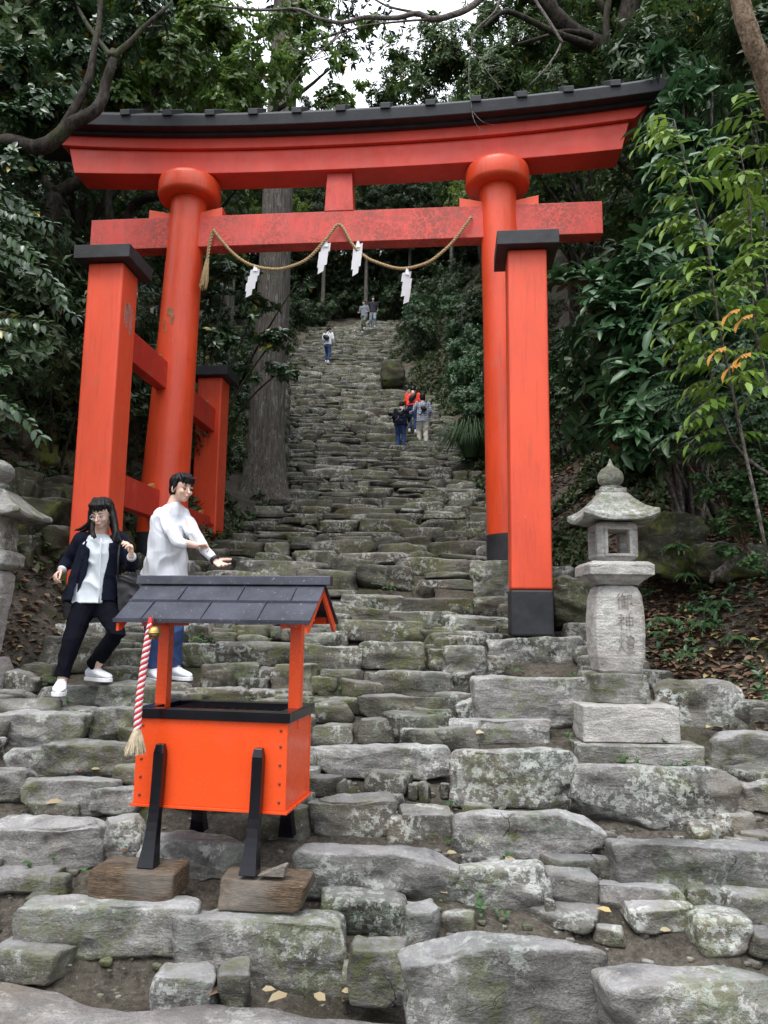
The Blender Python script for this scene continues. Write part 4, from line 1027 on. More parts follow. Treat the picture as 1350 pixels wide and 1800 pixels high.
def person(label, J, fwd, hfwd, hup=(0, 0, 1), s=1., vox=.006, top=MWSH, bottom=MJEAN, hair='short', shoes=(MSHOE, MSOLE), sleeve='long', loose=1., hem=None, curl=.5, seed=1, legr=1., palm=None, female=False, tname='shirt', coat=None):
    """J: world joints. hip, chest, neck, head, shL/elL/wrL, shR/elR/wrR, hipL/kneL/ankL/toeL ... (L,R = figure's own)"""
    J = {k: Vector(v) for k, v in J.items()}; r, f, u = basis(fwd); far = vox > .009; org = (J['ankL']+J['ankR'])/2-Vector((0, 0, .08*s))
    root = thing('person', label, 'person', org)
    sw = (J['shL']-J['shR']); sr = -sw.normalized() if False else sw.normalized()     # across the shoulders
    hw = (J['hipL']-J['hipR']).normalized()
    # ---- body: one continuous skin
    b = MB(); head_prims(b, J['head'], hfwd, Vector(hup), s, far)
    hr, hf, hu = basis(hfwd, Vector(hup)); b.tube([J['neck']-u*.03*s, J['neck'].lerp(J['head'], .3), J['head']-hu*.05*s-hf*.01*s], [.056*s, .05*s, .052*s], 12, round_=True)
    dep = f*.095*s
    ringsloft(b, [(J['hip']-u*.1*s, hw*.1*s, dep*.9), (J['hip'], hw*.15*s, dep), (J['hip'].lerp(J['chest'], .45), sr*.125*s, dep*.9), (J['chest'], sr*.15*s, dep*1.05), (J['chest'].lerp(J['neck'], .55), sr*.15*s, dep*.9), (J['neck']-u*.02*s, sr*.07*s, dep*.6)], 18)
    for S in 'LR':
        b.tube([J['sh'+S], J['el'+S], J['wr'+S]], [.047*s, .037*s, .025*s], 12, round_=True)
        d = J.get('hd'+S, J['wr'+S]+(J['wr'+S]-J['el'+S]))-J['wr'+S]; pn = (palm or {}).get(S, (hw*(-1 if S == 'L' else 1)+f*.3)); hand_prims(b, J['wr'+S]-d.normalized()*.005, d, pn, 1 if S == 'R' else -1, s*(1 if not far else 1.1), (curl if not isinstance(curl, dict) else curl[S]))
        b.tube([J['hip'+S], J['kne'+S], J['ank'+S]-u*.01], [.082*s, .054*s, .035*s], 12, round_=True)
    ob('body', None, MSKIN, root, me=remesh(b, vox*.75 if not far else vox, 1, 'body', org))
    # ---- face
    if not far:
        for k in (-1, 1):
            c = J['head']+hf*.0845*s+hr*k*.03*s-hu*.006*s; m = MB(); m.ell(c, (.0125*s, .005*s, .0052*s), Matrix((hr, hf, hu)).transposed(), 12, 8); ob('eye', m, MEYE, root, smooth=True)
            m = MB(); m.tube([J['head']+hf*.089*s+hr*k*.014*s+hu*.017*s, J['head']+hf*.088*s+hr*k*.032*s+hu*.022*s, J['head']+hf*.077*s+hr*k*.05*s+hu*.016*s], [.003*s, .0036*s, .002*s], 6); ob('eyebrow', m, MHAIR, root)
        m = MB(); m.ell(J['head']+hf*.0985*s-hu*.0605*s, (.018*s, .0045*s, .005*s), Matrix((hr, hf, hu)).transposed(), 12, 8); ob('lips', m, MLIP, root, smooth=True)
    # ---- hair
    m = MB(); M = Matrix((hr, hf, hu)).transposed(); H = J['head']
    def he(dx, dy, dz, a, b_, d_): m.ell(H+hr*dx*s+hf*dy*s+hu*dz*s, (a*s, b_*s, d_*s), M, 18, 12)
    he(0, -.026, .048, .086, .092, .083)
    if hair != 'cap':
        he(0, -.04, -.01, .08, .075, .075)
        for i in range(13):   # fringe locks
            x = -.06+.01*i; m.tube([H+hr*x*s*.7+hf*.03*s+hu*.122*s, H+hr*x*s+hf*.078*s+hu*.085*s, H+hr*(x*1.08+.004)*s+hf*(.088-abs(x)*.35)*s+hu*(.038+.012*math.sin(i*2.3))*s], [.011*s, .009*s, .004*s], 7, round_=True)
        for k in (-1, 1):
            m.tube([H+hr*k*.07*s+hf*.02*s+hu*.07*s, H+hr*k*.082*s+hf*.012*s+hu*.01*s, H+hr*k*.08*s+hf*.005*s-hu*.03*s], [.02*s, .014*s, .006*s], 8, round_=True)
    if hair == 'bob': he(0, -.03, -.03, .09, .075, .09)
    if isinstance(hair, list):
        extra = []
        for P_, r0, r1 in hair:
            for q in range(6):
                o_ = Vector((random.uniform(-1, 1), random.uniform(-1, 1), random.uniform(-.6, .2)))*.022*s
                extra.append(([p+o_*(i/len(P_))+Vector(noise.noise_vector(p*9+o_*50))*.008 for i, p in enumerate(P_)], r0*.6, .006))
        for P_, r0, r1 in hair+extra: m.tube(P_, [r0+(r1-r0)*(i/(len(P_)-1)) for i in range(len(P_))], 8, round_=True)
    def hd_(p): return .003*noise.noise(Vector((p.x*70, p.y*70, p.z*9)))*1.6 if not far else 0
    ob('hair', None, MHAIR, root, me=remesh(m, max(.0055, vox*.8), 1, 'hair', org, hd_))
    # ---- trousers
    m = MB(); L_ = legr; dp = f*.112*s
    ringsloft(m, [(J['hip']-u*.13*s, hw*.12*s, dp*.9), (J['hip']-u*.03*s, hw*.172*s, dp*1.05), (J['hip']+u*.08*s, hw*.155*s, dp*.98), (J['hip']+u*.13*s, hw*.14*s, dp*.9)], 18)
    for S in 'LR':
        h_, k_, a_ = J['hip'+S], J['kne'+S], J['ank'+S]+u*.035*s
        m.tube([h_, h_.lerp(k_, .5), k_, k_.lerp(a_, .5), a_], [.094*s*L_, .083*s*L_, .07*s*L_, .064*s*L_, .059*s*L_], 14)
    ob('trousers', None, bottom, root, me=remesh(m, vox, 2, 'trousers', org, cloth_disp(.007*s, 9, 6, seed) if not far else cloth_disp(.012, 6, 5, seed)))
    # ---- top
    m = MB(); lo = loose; hm = hem if hem is not None else -.06
    base = J['hip']+u*hm*s
    ringsloft(m, [(base, hw*.185*s*lo, f*.135*s*lo), (base.lerp(J['chest'], .25), hw*.18*s*lo, f*.128*s*lo), (J['hip'].lerp(J['chest'], .6), sr*.165*s*lo, f*.12*s*lo), (J['chest'], sr*.172*s, f*.122*s), (J['chest'].lerp(J['neck'], .45), sr*.178*s, f*.11*s), (J['chest'].lerp(J['neck'], .8), sr*.12*s, f*.085*s), (J['neck']-u*.002*s, sr*.06*s, f*.062*s)], 22)
    for S in 'LR':
        sh, el, wr = J['sh'+S], J['el'+S], J['wr'+S]; st_ = sleeve if isinstance(sleeve, str) else sleeve[S]
        if st_ == 'none': continue
        if st_ == 'long': m.tube([sh, sh.lerp(el, .5), el, el.lerp(wr, .55), el.lerp(wr, .92)], [.068*s, .062*s, .054*s, .045*s, .037*s], 12, round_=False); m.ell(sh, (.064*s,)*3)
        elif st_ == 'rolled': m.tube([sh, sh.lerp(el, .5), el, el.lerp(wr, .12)], [.068*s, .062*s, .056*s, .05*s], 12); m.ell(sh, (.064*s,)*3); m.tube([el.lerp(wr, .02), el.lerp(wr, .16)], [.057*s, .054*s], 12, round_=True)
        else: m.tube([sh, sh.lerp(el, .45), sh.lerp(el, .85)], [.07*s, .068*s, .066*s], 12); m.ell(sh, (.064*s,)*3)
    ob(tname, None, top, root, me=remesh(m, vox, 2, 'shirt', org, cloth_disp(.015*s, 7, 4.5, seed+3) if not far else cloth_disp(.014, 5, 4, seed+3)))
    for S in 'LR': shoe(root, J['ank'+S], J['toe'+S], (0, 0, 1), shoes[0], shoes[1], s)
    return root, J, (r, f, u), (hr, hf, hu)

# ---- the woman in the dark cardigan, stepping down
def Q(x, y, D): return at(x, y, D)
D0 = 5.85
W = dict(head=Q(180, 903, D0-.07), neck=Q(178, 938, D0), chest=Q(176, 976, D0), hip=Q(166, 1056, D0+.02),
    shR=Q(146, 950, D0), elR=Q(122, 985, D0+.06), wrR=Q(108, 1003, D0-.04), hdR=Q(94, 1014, D0-.1),
    shL=Q(209, 950, D0), elL=Q(233, 996, D0-.02), wrL=Q(231, 977, D0-.2), hdL=Q(231, 957, D0-.22),
    hipR=Q(148, 1064, D0), kneR=Q(125, 1130, D0-.2), ankR=Q(108, 1199, D0-.26), toeR=Q(101, 1226, D0-.47),
    hipL=Q(186, 1064, D0), kneL=Q(205, 1113, D0-.16), ankL=Q(164, 1177, D0+.02), toeL=Q(203, 1190, D0-.13))
hd = W['head']; 
def hs_(pts, r0, r1): return ([Q(x, y, D0-.05+d) for x, y, d in pts], r0, r1)
hair = [hs_([(168, 880, 0), (160, 900, .0), (157, 920, .0), (146, 928, .02), (136, 932, .04)], .03, .006), hs_([(166, 885, .02), (160, 912, .03), (154, 930, .05), (143, 934, .06)], .03, .006), hs_([(166, 890, -.04), (163, 915, -.06), (163, 935, -.09), (166, 944, -.1)], .02, .007),
    hs_([(192, 885, 0), (200, 905, .0), (204, 925, .0), (207, 944, -.03), (210, 950, -.05)], .03, .01), hs_([(194, 890, -.03), (201, 915, -.06), (203, 935, -.1), (199, 950, -.12)], .024, .008), hs_([(180, 890, .08), (180, 920, .09), (184, 946, .09)], .06, .03), hs_([(190, 890, .06), (196, 920, .06), (205, 945, .04)], .04, .015), hs_([(172, 890, .06), (166, 920, .06), (158, 940, .05)], .035, .012)]
root, J, bs, hb = person('woman with long black hair and glasses in an open dark cardigan stepping down', W, (.1, -1, 0), (-.12, -1, -.38), (-.06, -.38, 1), .97, .006, top=MWBL, bottom=MDTR, hair=hair, sleeve='none', hem=-.02, curl={'L': .75, 'R': .8}, seed=2, legr=1.0, palm={'R': (.6, .3, -.4), 'L': (-.5, -.3, 0)}, tname='blouse', loose=1.0)
# cardigan: open front, over shoulders and arms
m = MB(); r_, f_, u_ = bs; s = .93; sr = (J['shL']-J['shR']).normalized()
secs = [(Q(160, 1056, D0+.02), 1.30), (Q(166, 1020, D0+.02), 1.2), (J['chest'], 1.14), (J['chest'].lerp(J['neck'], .45), 1.1), (J['chest'].lerp(J['neck'], .85), .86)]
ws = [.185, .18, .172, .168, .12]; ds = [.135, .128, .122, .115, .085]
rings = []
for (c, k), a, d in zip(secs, ws, ds):
    rings.append([c+sr*a*k*s*math.cos(t)+f_*d*k*s*math.sin(t) for t in [R(90+32)+R(296)*j/28 for j in range(29)]])
    rings[-1] += [c+sr*a*(k-.12)*s*math.cos(t)+f_*d*(k-.12)*s*math.sin(t) for t in [R(90+32)+R(296)*j/28 for j in reversed(range(29))]]
m.loft(rings)
for S in 'LR':
    sh, el, wr = J['sh'+S], J['el'+S], J['wr'+S]; m.tube([sh, sh.lerp(el, .5), el, el.lerp(wr, .5), el.lerp(wr, .86)], [.078*s, .07*s, .064*s, .056*s, .047*s], 14); m.ell(sh, (.08*s,)*3)
for S in 'LR':
    ob('shirt_cuff', MB().tube([J['el'+S].lerp(J['wr'+S], .86), J['wr'+S]], [.036, .032], 14), MWSH, root, smooth=True)
# the flap swinging at her right side
m.prism([Q(150, 960, D0-.1), Q(133, 1000, D0-.05), Q(112, 1058, D0), Q(128, 1062, D0-.06), Q(150, 1010, D0-.12), Q(156, 966, D0-.13)], (0, .03, 0))
ob('cardigan', None, MNAVY, root, me=remesh(m, .0065, 2, 'cardigan', ORG[root.name], cloth_disp(.007, 8, 5, 9)))
# blouse details
for y0, y1 in ((946, 1060),):
    P_ = []
    for i in range(9):
        y = y0+(y1-y0)*i/8; P_.append(Q(178+(-4)*i/8, y, D0-.118-(.02 if 0 < i < 8 else 0)))
    mb = MB().tube(P_, .006, 5); ob('button_placket', mb, MWSH, root, smooth=True)
# glasses
hr, hf, hu = hb; H = J['head']
gl = ob('glasses', MB().tube([H+hf*.111*s-hr*.006*s, H+hf*.111*s+hr*.006*s], .0018, 6), MSILV, root)
for k in (-1, 1):
    c = H+hf*.109*s+hr*k*.031*s-hu*.008*s; mb = MB(); P_ = [c+hr*.022*math.cos(a)+hu*.014*math.sin(a) for a in [6.283*i/20 for i in range(21)]]; mb.tube(P_, .0018, 5); mb.tube([c+hr*k*.022, H+hf*.02*s+hr*k*.085*s+hu*.0], .0016, 5); ob('lens_frame', mb, MSILV, gl)
# shoulder bag
p0 = Q(222, 1045, D0-.1); m = MB(); m.prism([Q(203, 1012, D0-.1), Q(240, 1006, D0-.1), Q(248, 1070, D0-.1), Q(208, 1084, D0-.1)], (0, .11, 0))
bag = thing('tote_bag', 'black tote bag hanging from the woman\'s left shoulder', 'bag', p0); me = remesh(m, .007, 3, 'bag', p0, cloth_disp(.008, 8, 8, 4)); ob('bag_body', None, MBAG, bag, me=me)
ob('strap', MB().tube([Q(207, 1016, D0-.12), Q(208, 980, D0-.13), Q(211, 946, D0-.06), Q(216, 942, D0+.02), Q(232, 980, D0+.07), Q(238, 1008, D0)], .008, 6), MBAG, bag, smooth=True)

# ---- the man in white, behind the box roof
D0 = 6.08
Mn = dict(head=Q(319, 859, D0), neck=Q(305, 884, D0+.02), chest=Q(297, 926, D0+.02), hip=Q(288, 1035, D0+.02),
    shR=Q(284, 903, D0-.05), elR=Q(316, 953, D0-.2), wrR=Q(345, 959, D0-.17), hdR=Q(358, 958, D0-.12),
    shL=Q(320, 903, D0+.1), elL=Q(345, 946, D0-.02), wrL=Q(378, 985, D0-.12), hdL=Q(394, 997, D0-.16),
    hipR=Q(273, 1045, D0), kneR=Q(270, 1115, D0-.1), ankR=Q(269, 1178, D0), toeR=Q(290, 1190, D0-.2),
    hipL=Q(303, 1045, D0+.06), kneL=Q(308, 1110, D0), ankL=Q(306, 1175, D0+.1), toeL=Q(336, 1188, D0-.04))
root, J, bs, hb = person('man in a loose white long-sleeved shirt and blue jeans pointing down to the right', Mn, (.62, -.78, 0), (.8, -.6, -.1), (-.05, .05, 1), 1.0, .006, top=MWSH, bottom=MJEAN, sleeve={'R': 'rolled', 'L': 'long'}, hem=-.05, curl={'L': .35, 'R': .7}, seed=5, palm={'L': (.2, -.6, .7), 'R': (0, -.2, -1)}, loose=1.08)
mb = MB().tube([J['elL'].lerp(J['wrL'], .93), J['elL'].lerp(J['wrL'], 1.02)], .037, 14); ob('wristwatch', mb, MBAG, root, smooth=True)
mb = MB().tube([J['elR'].lerp(J['wrR'], .88), J['elR'].lerp(J['wrR'], .97)], .036, 14)

# ---- visitors further up the stairs
def stick(x, y, D, H, fwd, lean=0., stride=.0, arm=.15, side=0, knee=.06, armb=0.):
    """joints from the ground point; lean forwards, stride = front foot ahead"""
    b = Q(x, y, D); r, f, u = basis(fwd); s = H/1.72
    P = lambda a, c, h: b+r*a*s+f*c*s+u*h*s
    ln = lean
    J = dict(hip=P(side, 0, .9), chest=P(side, ln*.55, 1.28), neck=P(side, ln*.85, 1.46), head=P(side, ln*1.1+.02, 1.60))
    for S, k in (('L', -1), ('R', 1)):
        st_ = stride*(1 if S == 'L' else -1); lift = max(0, st_)*.75
        J['sh'+S] = P(side+k*.185, ln*.75, 1.4); J['el'+S] = P(side+k*.25, ln*.6-.03+armb*k, 1.14); J['wr'+S] = P(side+k*.24, ln*.6+arm, .94+arm*.35)
        J['hip'+S] = P(side+k*.09, 0, .88); J['ank'+S] = P(k*.1, st_*.8, .085+lift); J['kne'+S] = (J['hip'+S]+J['ank'+S])/2+f*(knee+abs(lift)*.8)*s+u*lift*.2
        J['toe'+S] = J['ank'+S]+f*.15*s-u*.05*s
    return J, s
def far_person(label, x, y, D, H, fwd, hf=None, hup=(0, 0, 1), bag=None, bagl=None, **k):
    a = {q: k.pop(q) for q in ('lean', 'stride', 'arm', 'side', 'knee', 'armb') if q in k}
    J, s = stick(x, y, D, H, fwd, **a); mod = k.pop('mod', None)
    if mod: mod(J, basis(fwd), s)
    return person(label, J, fwd, hf or fwd, hup, s, .014, **k)
def sling(person_, label, col, up_, wd=.11, hgt=.09, dep=.05, strapm=None):
    """bag on a strap from one shoulder to the other hip, worn on the back (up_ = back offset)"""
    root, J, (r, f, u), _ = person_; side = 1
    a = J['shR'].lerp(J['neck'], .35)+u*.05; c = J['hip'].lerp(J['hipL'], .9)+u*.1; bk = -f*up_
    p = a.lerp(c, .62)+bk*1.25; bgo = thing('shoulder_bag', label, 'bag', p); M = Matrix((r, f, u)).transposed()
    m = MB(); m.ell(p, (wd, dep, hgt), M @ Matrix.Rotation(.6, 3, 'Y'), 14, 8); ob('bag_body', m, col, bgo, smooth=True)
    ob('strap', MB().tube([a+f*.08, a, a+bk, p, c+bk, c-r*.09], .011, 5), strapm or MBAG, bgo, smooth=True)
def up_at(x, y): return hit(x, y, 8, .08)
def mod_climb(J, B_, s): pass
pz = far_person('person in a white shirt and blue jeans on the upper stairs', 575, 640, 31, 1.66, (.35, -1, 0) if False else (.3, 1, 0), (.7, .6, -.3), stride=.16, lean=.06, arm=.1, top=MWSH, bottom=MJEAN, seed=11, hem=-.02)
sling(pz, 'black sling bag across the back of the person in the white shirt', MBAG, .15, .17, .11, .07)
pz = far_person('person in a grey tee and olive trousers stepping down near the top of the stairs', 640, 585, 35.5, 1.62, (-.35, -1, 0), (-.5, -1, -.2), stride=.14, lean=.08, arm=.22, knee=.12, top=MGREY, bottom=MOLIVE, sleeve='short', seed=12, loose=1.1, hem=-.04)
pz = far_person('person in a charcoal sweater and light grey jeans at the top of the stairs', 655, 580, 36.2, 1.74, (.05, -1, 0), (-.1, -1, -.1), stride=.08, lean=.02, arm=.1, knee=.08, top=MCHAR, bottom=MLGREY, seed=13, hem=-.02)
pz = far_person('stooped person in a navy hooded jacket and blue trousers climbing the stairs', 704, 792, 20.2, 1.45, (.12, 1, 0), (.15, 1, -.3), lean=.24, stride=.05, arm=.12, armb=.04, top=MNAVY, bottom=MJEAN, seed=14, loose=1.22, hem=-.08, shoes=(MDSHOE, MSOLE), legr=1.1, tname='jacket')
sling(pz, 'small bag on a pale chain strap over the navy jacket', MBAG, .2, .1, .08, .05, MSILV)
pz = far_person('person in a plaid shirt and off-white trousers holding the arm of the navy jacketed person', 743, 785, 20.7, 1.55, (-.1, 1, 0), (-.2, 1, -.1), lean=.08, stride=.1, arm=.15, top=MPLAID, bottom=MCREAM, hair='bob', seed=15, loose=1.12, hem=-.12, legr=1.2, mod=lambda J, B_, s: (J['elL'].__iadd__(-B_[0]*.04), J['wrL'].__iadd__(-B_[0]*.2+B_[2]*.06)))
sling(pz, 'small dark crossbody bag at the waist of the person in the plaid shirt', MBAG, .14, .1, .07, .05)
pz = far_person('person in a bright orange-red top bending forward between the two climbers', 725, 762, 21.6, 1.55, (.05, 1, 0), (.1, 1, -.7), lean=.38, stride=.08, arm=.2, top=MORG, bottom=MJEAN, seed=16, loose=1.2, hem=.02, tname='jacket')
sling(pz, 'black body bag on the back of the orange-red top', MBAG, .17, .09, .16, .06)

# ================================================================ vegetation
def leaf_tpl(kind):
    if kind == 'long': a, b, c = .32, .72, .16     # width positions and half width
    elif kind == 'oval': a, b, c = .3, .68, .24
    elif kind == 'round': a, b, c = .35, .75, .33
    elif kind == 'needle': a, b, c = .2, .6, .07
    else: a, b, c = .3, .65, .2
    V = np.array([(0, 0, 0), (a, c, .05), (a, 0, -.02), (a, -c, .05), (b, c*.82, .0), (b, 0, -.07), (b, -c*.82, .0), (1, 0, -.16)])
    F = [(0, 2, 1), (0, 3, 2), (1, 2, 5, 4), (2, 3, 6, 5), (4, 5, 7), (5, 6, 7)]
    return V, F
def leaf_tpl_lo(kind):
    c = {'long': .15, 'oval': .25, 'round': .34, 'needle': .08, 'mid': .2}.get(kind, .2)
    V = np.array([(0, 0, 0), (.5, c, .05), (1, 0, -.1), (.5, -c, .05), (.5, 0, -.03)]); F = [(0, 4, 2, 1), (0, 3, 2, 4)]
    return V, F
def unit(a): return a/np.maximum(1e-9, np.linalg.norm(a, axis=-1, keepdims=True))
def leaves_mesh(name, P, Dr, N, L, kind, hi=True, tint=None):
    V, F = leaf_tpl(kind) if hi else leaf_tpl_lo(kind); n = len(P); k = len(V)
    Dr = unit(Dr); S = unit(np.cross(N, Dr)); U = np.cross(Dr, S)
    W = P[:, None, :]+(Dr[:, None, :]*V[None, :, 0, None]+S[:, None, :]*V[None, :, 1, None]+U[:, None, :]*V[None, :, 2, None])*L[:, None, None]
    W = W.reshape(-1, 3).astype(np.float32)
    off = (np.arange(n)*k)[:, None]
    loops = np.concatenate([ (off+np.array(f)[None, :]) for f in F], axis=1).reshape(-1).astype(np.int32)
    cnt = np.tile(np.array([len(f) for f in F]), n); st_ = np.concatenate([[0], np.cumsum(cnt)[:-1]]).astype(np.int32)
    me = bpy.data.meshes.new(name); me.vertices.add(len(W)); me.vertices.foreach_set('co', W.reshape(-1))
    me.loops.add(len(loops)); me.loops.foreach_set('vertex_index', loops)
    me.polygons.add(len(cnt)); me.polygons.foreach_set('loop_start', st_)
    me.update(calc_edges=True)
    t = rng.uniform(0, 1, n) if tint is None else tint
    add_tint(me, np.repeat(t, k)); me.polygons.foreach_set('use_smooth', [True]*len(me.polygons))
    return me
def rosettes(C, A, k, L, spread=(50, 95), jl=.25, droop=.0):
    """k leaves round each twig tip C with axis A"""
    n = len(C); A = unit(A); ref = np.where(np.abs(A[:, 2:3]) > .9, [[1., 0, 0]], [[0, 0, 1.]]); X = unit(np.cross(A, ref)); Y_ = np.cross(A, X)
    ph = rng.uniform(0, 6.28, (n, 1))+np.arange(k)[None, :]*(2.399)+rng.normal(0, .2, (n, k))
    el = np.radians(rng.uniform(spread[0], spread[1], (n, k)))
    d = (X[:, None]*np.cos(ph)[..., None]+Y_[:, None]*np.sin(ph)[..., None])*np.sin(el)[..., None]+A[:, None]*np.cos(el)[..., None]
    d[..., 2] -= droop*rng.uniform(.3, 1, (n, k))
    N = A[:, None]+rng.normal(0, .25, (n, k, 3))
    st_ = C[:, None]-A[:, None]*(np.arange(k)[None, :, None]*L*.06)
    LL = L*rng.uniform(1-jl, 1+jl, (n, k))
    return st_.reshape(-1, 3), d.reshape(-1, 3), N.reshape(-1, 3), LL.reshape(-1)
def sample_blobs(blobs, n, gap=.0, fr=1.6, shell=2.0):
    wts = np.array([b[1][0]*b[1][1]*b[1][2] if len(b) < 3 else b[2] for b in blobs]); wts = wts**.75 if len(blobs[0]) < 3 else wts
    idx = rng.choice(len(blobs), n, p=wts/wts.sum()); D_ = unit(rng.normal(0, 1, (n, 3)))
    r = rng.uniform(0, 1, (n, 1))**(1/shell)
    C = np.array([blobs[i][0] for i in idx]); Rr = np.array([blobs[i][1] for i in idx])
    P = C+D_*r*Rr
    if gap > 0:
        so = rng.uniform(0, 50)
        keep = np.array([noise.noise(Vector((p[0]*fr+so, p[1]*fr, p[2]*fr*1.3))) > gap-.5+.25*0 for p in P])
        P, D_, idx = P[keep], D_[keep], idx[keep]
    return P, D_, idx
def branch_mesh(paths, n=7):
    mb = MB()
    for P_, r0, r1 in paths:
        Q = smooth_path(P_, 5) if len(P_) > 2 else [Vector(p) for p in P_]
        m = len(Q); mb.tube([q+Vector(noise.noise_vector(q*2.3))*.25*r0+Vector(noise.noise_vector(q*7))*.12*r0 for q in Q], [r0+(r1-r0)*i/(m-1) for i in range(m)], n)
    return mb
def twigs_to(blobs, P, idx, every, r=.006, sag=.05):
    mb = MB()
    for i in range(0, len(P), every):
        c = Vector(blobs[idx[i]][0]); p = Vector(P[i]); m = c.lerp(p, .55)+Vector((random.uniform(-1, 1), random.uniform(-1, 1), random.uniform(-.5, .8)))*sag*(p-c).length*2
        c = c.lerp(p, random.uniform(.0, .25))
        mb.tube([c, m, p], [r*1.6, r, r*.5], 3, caps=False)
    return mb
def plant(name, label, cat, loc, blobs, nclu, k, L, kind, mat, limbs, bark, group=None, gap=.3, fr=1.6, spread=(50, 95), droop=.15, hi=True, tw=6, twr=.006, updir=.5, shell=2.0, trunkname='trunk'):
    loc = Vector(loc); root = thing(name, label, cat, loc, group)
    P, D_, idx = sample_blobs(blobs, nclu, gap, fr, shell)
    A = D_*.8+np.array([0, 0, updir]); a = rosettes(P, A, k, L, spread, droop=droop)
    me = leaves_mesh('crown', a[0]-np.array(loc), *a[1:], kind, hi)
    ob('crown', None, mat, root, me=me)
    m_ = branch_mesh(limbs)
    if tw: q = twigs_to(blobs, P, idx, tw, twr); m_.add(q.v, q.f)
    ob(trunkname, m_, bark, root, smooth=True)
    return root
def A_(x, y, D): return tuple(at(x, y, D))
def gz(x, y): return ground(x, y, False)

# --- right: thicket of long whorled leaves beside the gate
SH = [((1175, 330, 7.5), .4), ((1140, 480, 7.2), .45), ((1200, 420, 7.3), .5), ((1010, 520, 7.5), .4), ((1090, 580, 7.2), .5), ((1190, 560, 6.9), .55),
      ((1290, 500, 7.3), .5), ((1140, 670, 6.9), .5), ((1240, 680, 6.8), .5), ((1040, 660, 7.7), .35), ((1110, 760, 6.9), .32), ((1190, 780, 6.8), .3), ((1300, 640, 7), .5), ((1175, 235, 7.6), .4), ((1200, 165, 7.6), .3), ((1210, 125, 7.7), .28), ((1250, 170, 7.7), .35), ((1165, 105, 7.9), .2), ((1230, 280, 7.7), .5), ((1330, 380, 7.6), .5), ((1020, 740, 7.8), .3), ((1320, 760, 7.2), .4)]
bl = [(A_(*c), (r, r*.8, r*.9)) for c, r in SH]
root = Vector((3.5, 8.2, gz(3.5, 8.2)-.1)); lb = []
for c, r in SH[::1]:
    p = Vector(A_(*c)); lb.append(([root+Vector((random.uniform(-.3, .3), random.uniform(-.2, .2), 0)), root.lerp(p, .4)+Vector((random.uniform(-.2, .2), .3, .5)), p-Vector((0, 0, r*.6)), p], .028, .009))
plant('broadleaf_shrub', 'tall dark green shrub with whorls of long narrow leaves right of the gate', 'shrub', root, bl, 1250, 9, .205, 'long', LSHRUB, lb, MTWIG, gap=.42, fr=2.2, spread=(48, 100), droop=.3, tw=3, twr=.004, updir=.7, trunkname='stem')
# a second, shaded one higher behind it
bl = [(A_(x, y, D), (r, r*.8, r*.8)) for x, y, D, r in ((1180, 170, 8.8, .7), (1290, 230, 8.6, .7), (1120, 110, 9.3, .6), (1330, 80, 8.6, .7), (1240, 350, 8.4, .6), (1100, 480, 8.8, .6), (1330, 500, 8.4, .6), (1240, 600, 8.2, .6), (1050, 620, 8.8, .5), (1150, 700, 8.2, .5))]
root = Vector((4.2, 9.3, gz(4.2, 9.3)-.1))
plant('broadleaf_shrub', 'shaded leafy shrub behind and above the whorled-leaf thicket at the upper right', 'shrub', root, bl, 1500, 8, .15, 'long', LFAR, [([root, root.lerp(Vector(b[0]), .5)+Vector((0, .2, .3)), b[0]], .05, .01) for b in bl], MBARK, gap=.3, droop=.3, tw=4, trunkname='stem')

# --- bright compound leaves at the right edge
def fronds(F_, nl, L, droop=.5, rl=.34):
    """pinnate fronds: list of (start, dir, length)"""
    P = []; D_ = []; N = []; LL = []; mb = MB(); tint = []
    for s, d, ln, tn in F_:
        d = Vector(d).normalized(); s = Vector(s); side = d.cross(Vector((0, 0, 1))).normalized(); pts = []
        m = max(4, int(nl*ln/rl))
        for i in range(m+1):
            t = i/m; p = s+d*ln*t+Vector((0, 0, -droop*ln*t*t)); pts.append(p)
            tg = (d+Vector((0, 0, -2*droop*t))).normalized()
            if i and i < m:
                for sg in (-1, 1):
                    P.append(p); D_.append(tg*.5+side*sg*.8+Vector((0, 0, -.35))); N.append(Vector((random.uniform(-.3, .3), random.uniform(-.3, .3), 1))+side*sg*-.2); LL.append(L*(.62 if tn > .98 else 1)*(.65+.7*math.sin(math.pi*min(1, t+.25)))*random.uniform(.85, 1.15)); tint.append(tn)
        P.append(pts[-1]); D_.append(tg+Vector((0, 0, -.3))); N.append(Vector((0, 0, 1))+d*.3); LL.append(L*1.1); tint.append(tn)
        mb.tube(pts, [.0028]*len(pts), 3, caps=False)
    return [np.array([tuple(q) for q in z]) if i < 3 else np.array(z) for i, z in enumerate((P, D_, N, LL))]+[np.array(tint)], mb
stems = [[(1345, 960), (1290, 700), (1262, 560), (1245, 440), (1215, 330), (1185, 210)], [(1420, 900), (1335, 620), (1322, 480), (1318, 360), (1300, 260)], [(1400, 860), (1290, 780), (1240, 620), (1215, 500)], [(1450, 760), (1350, 520), (1345, 330), (1320, 190)]]
Fr = []; limbs = []
for si, s in enumerate(stems):
    D0 = 5.3+.15*si; Q = [Vector(A_(x, y, D0+.25*(1-i/len(s)))) for i, (x, y) in enumerate(s)]; limbs.append((Q, .014, .004))
    S_ = resample(smooth_path(Q, 8), .062)
    for i, p in enumerate(S_):
        if i < len(S_)*.30: continue
        a = random.uniform(0, 6.28) if random.random() < .45 else random.uniform(2.4, 4.2)
        v = Vector((math.cos(a), math.sin(a)*.7-.25, random.uniform(.1, .55)))
        Fr.append((p, v, random.uniform(.2, .42), random.uniform(0, .93)))
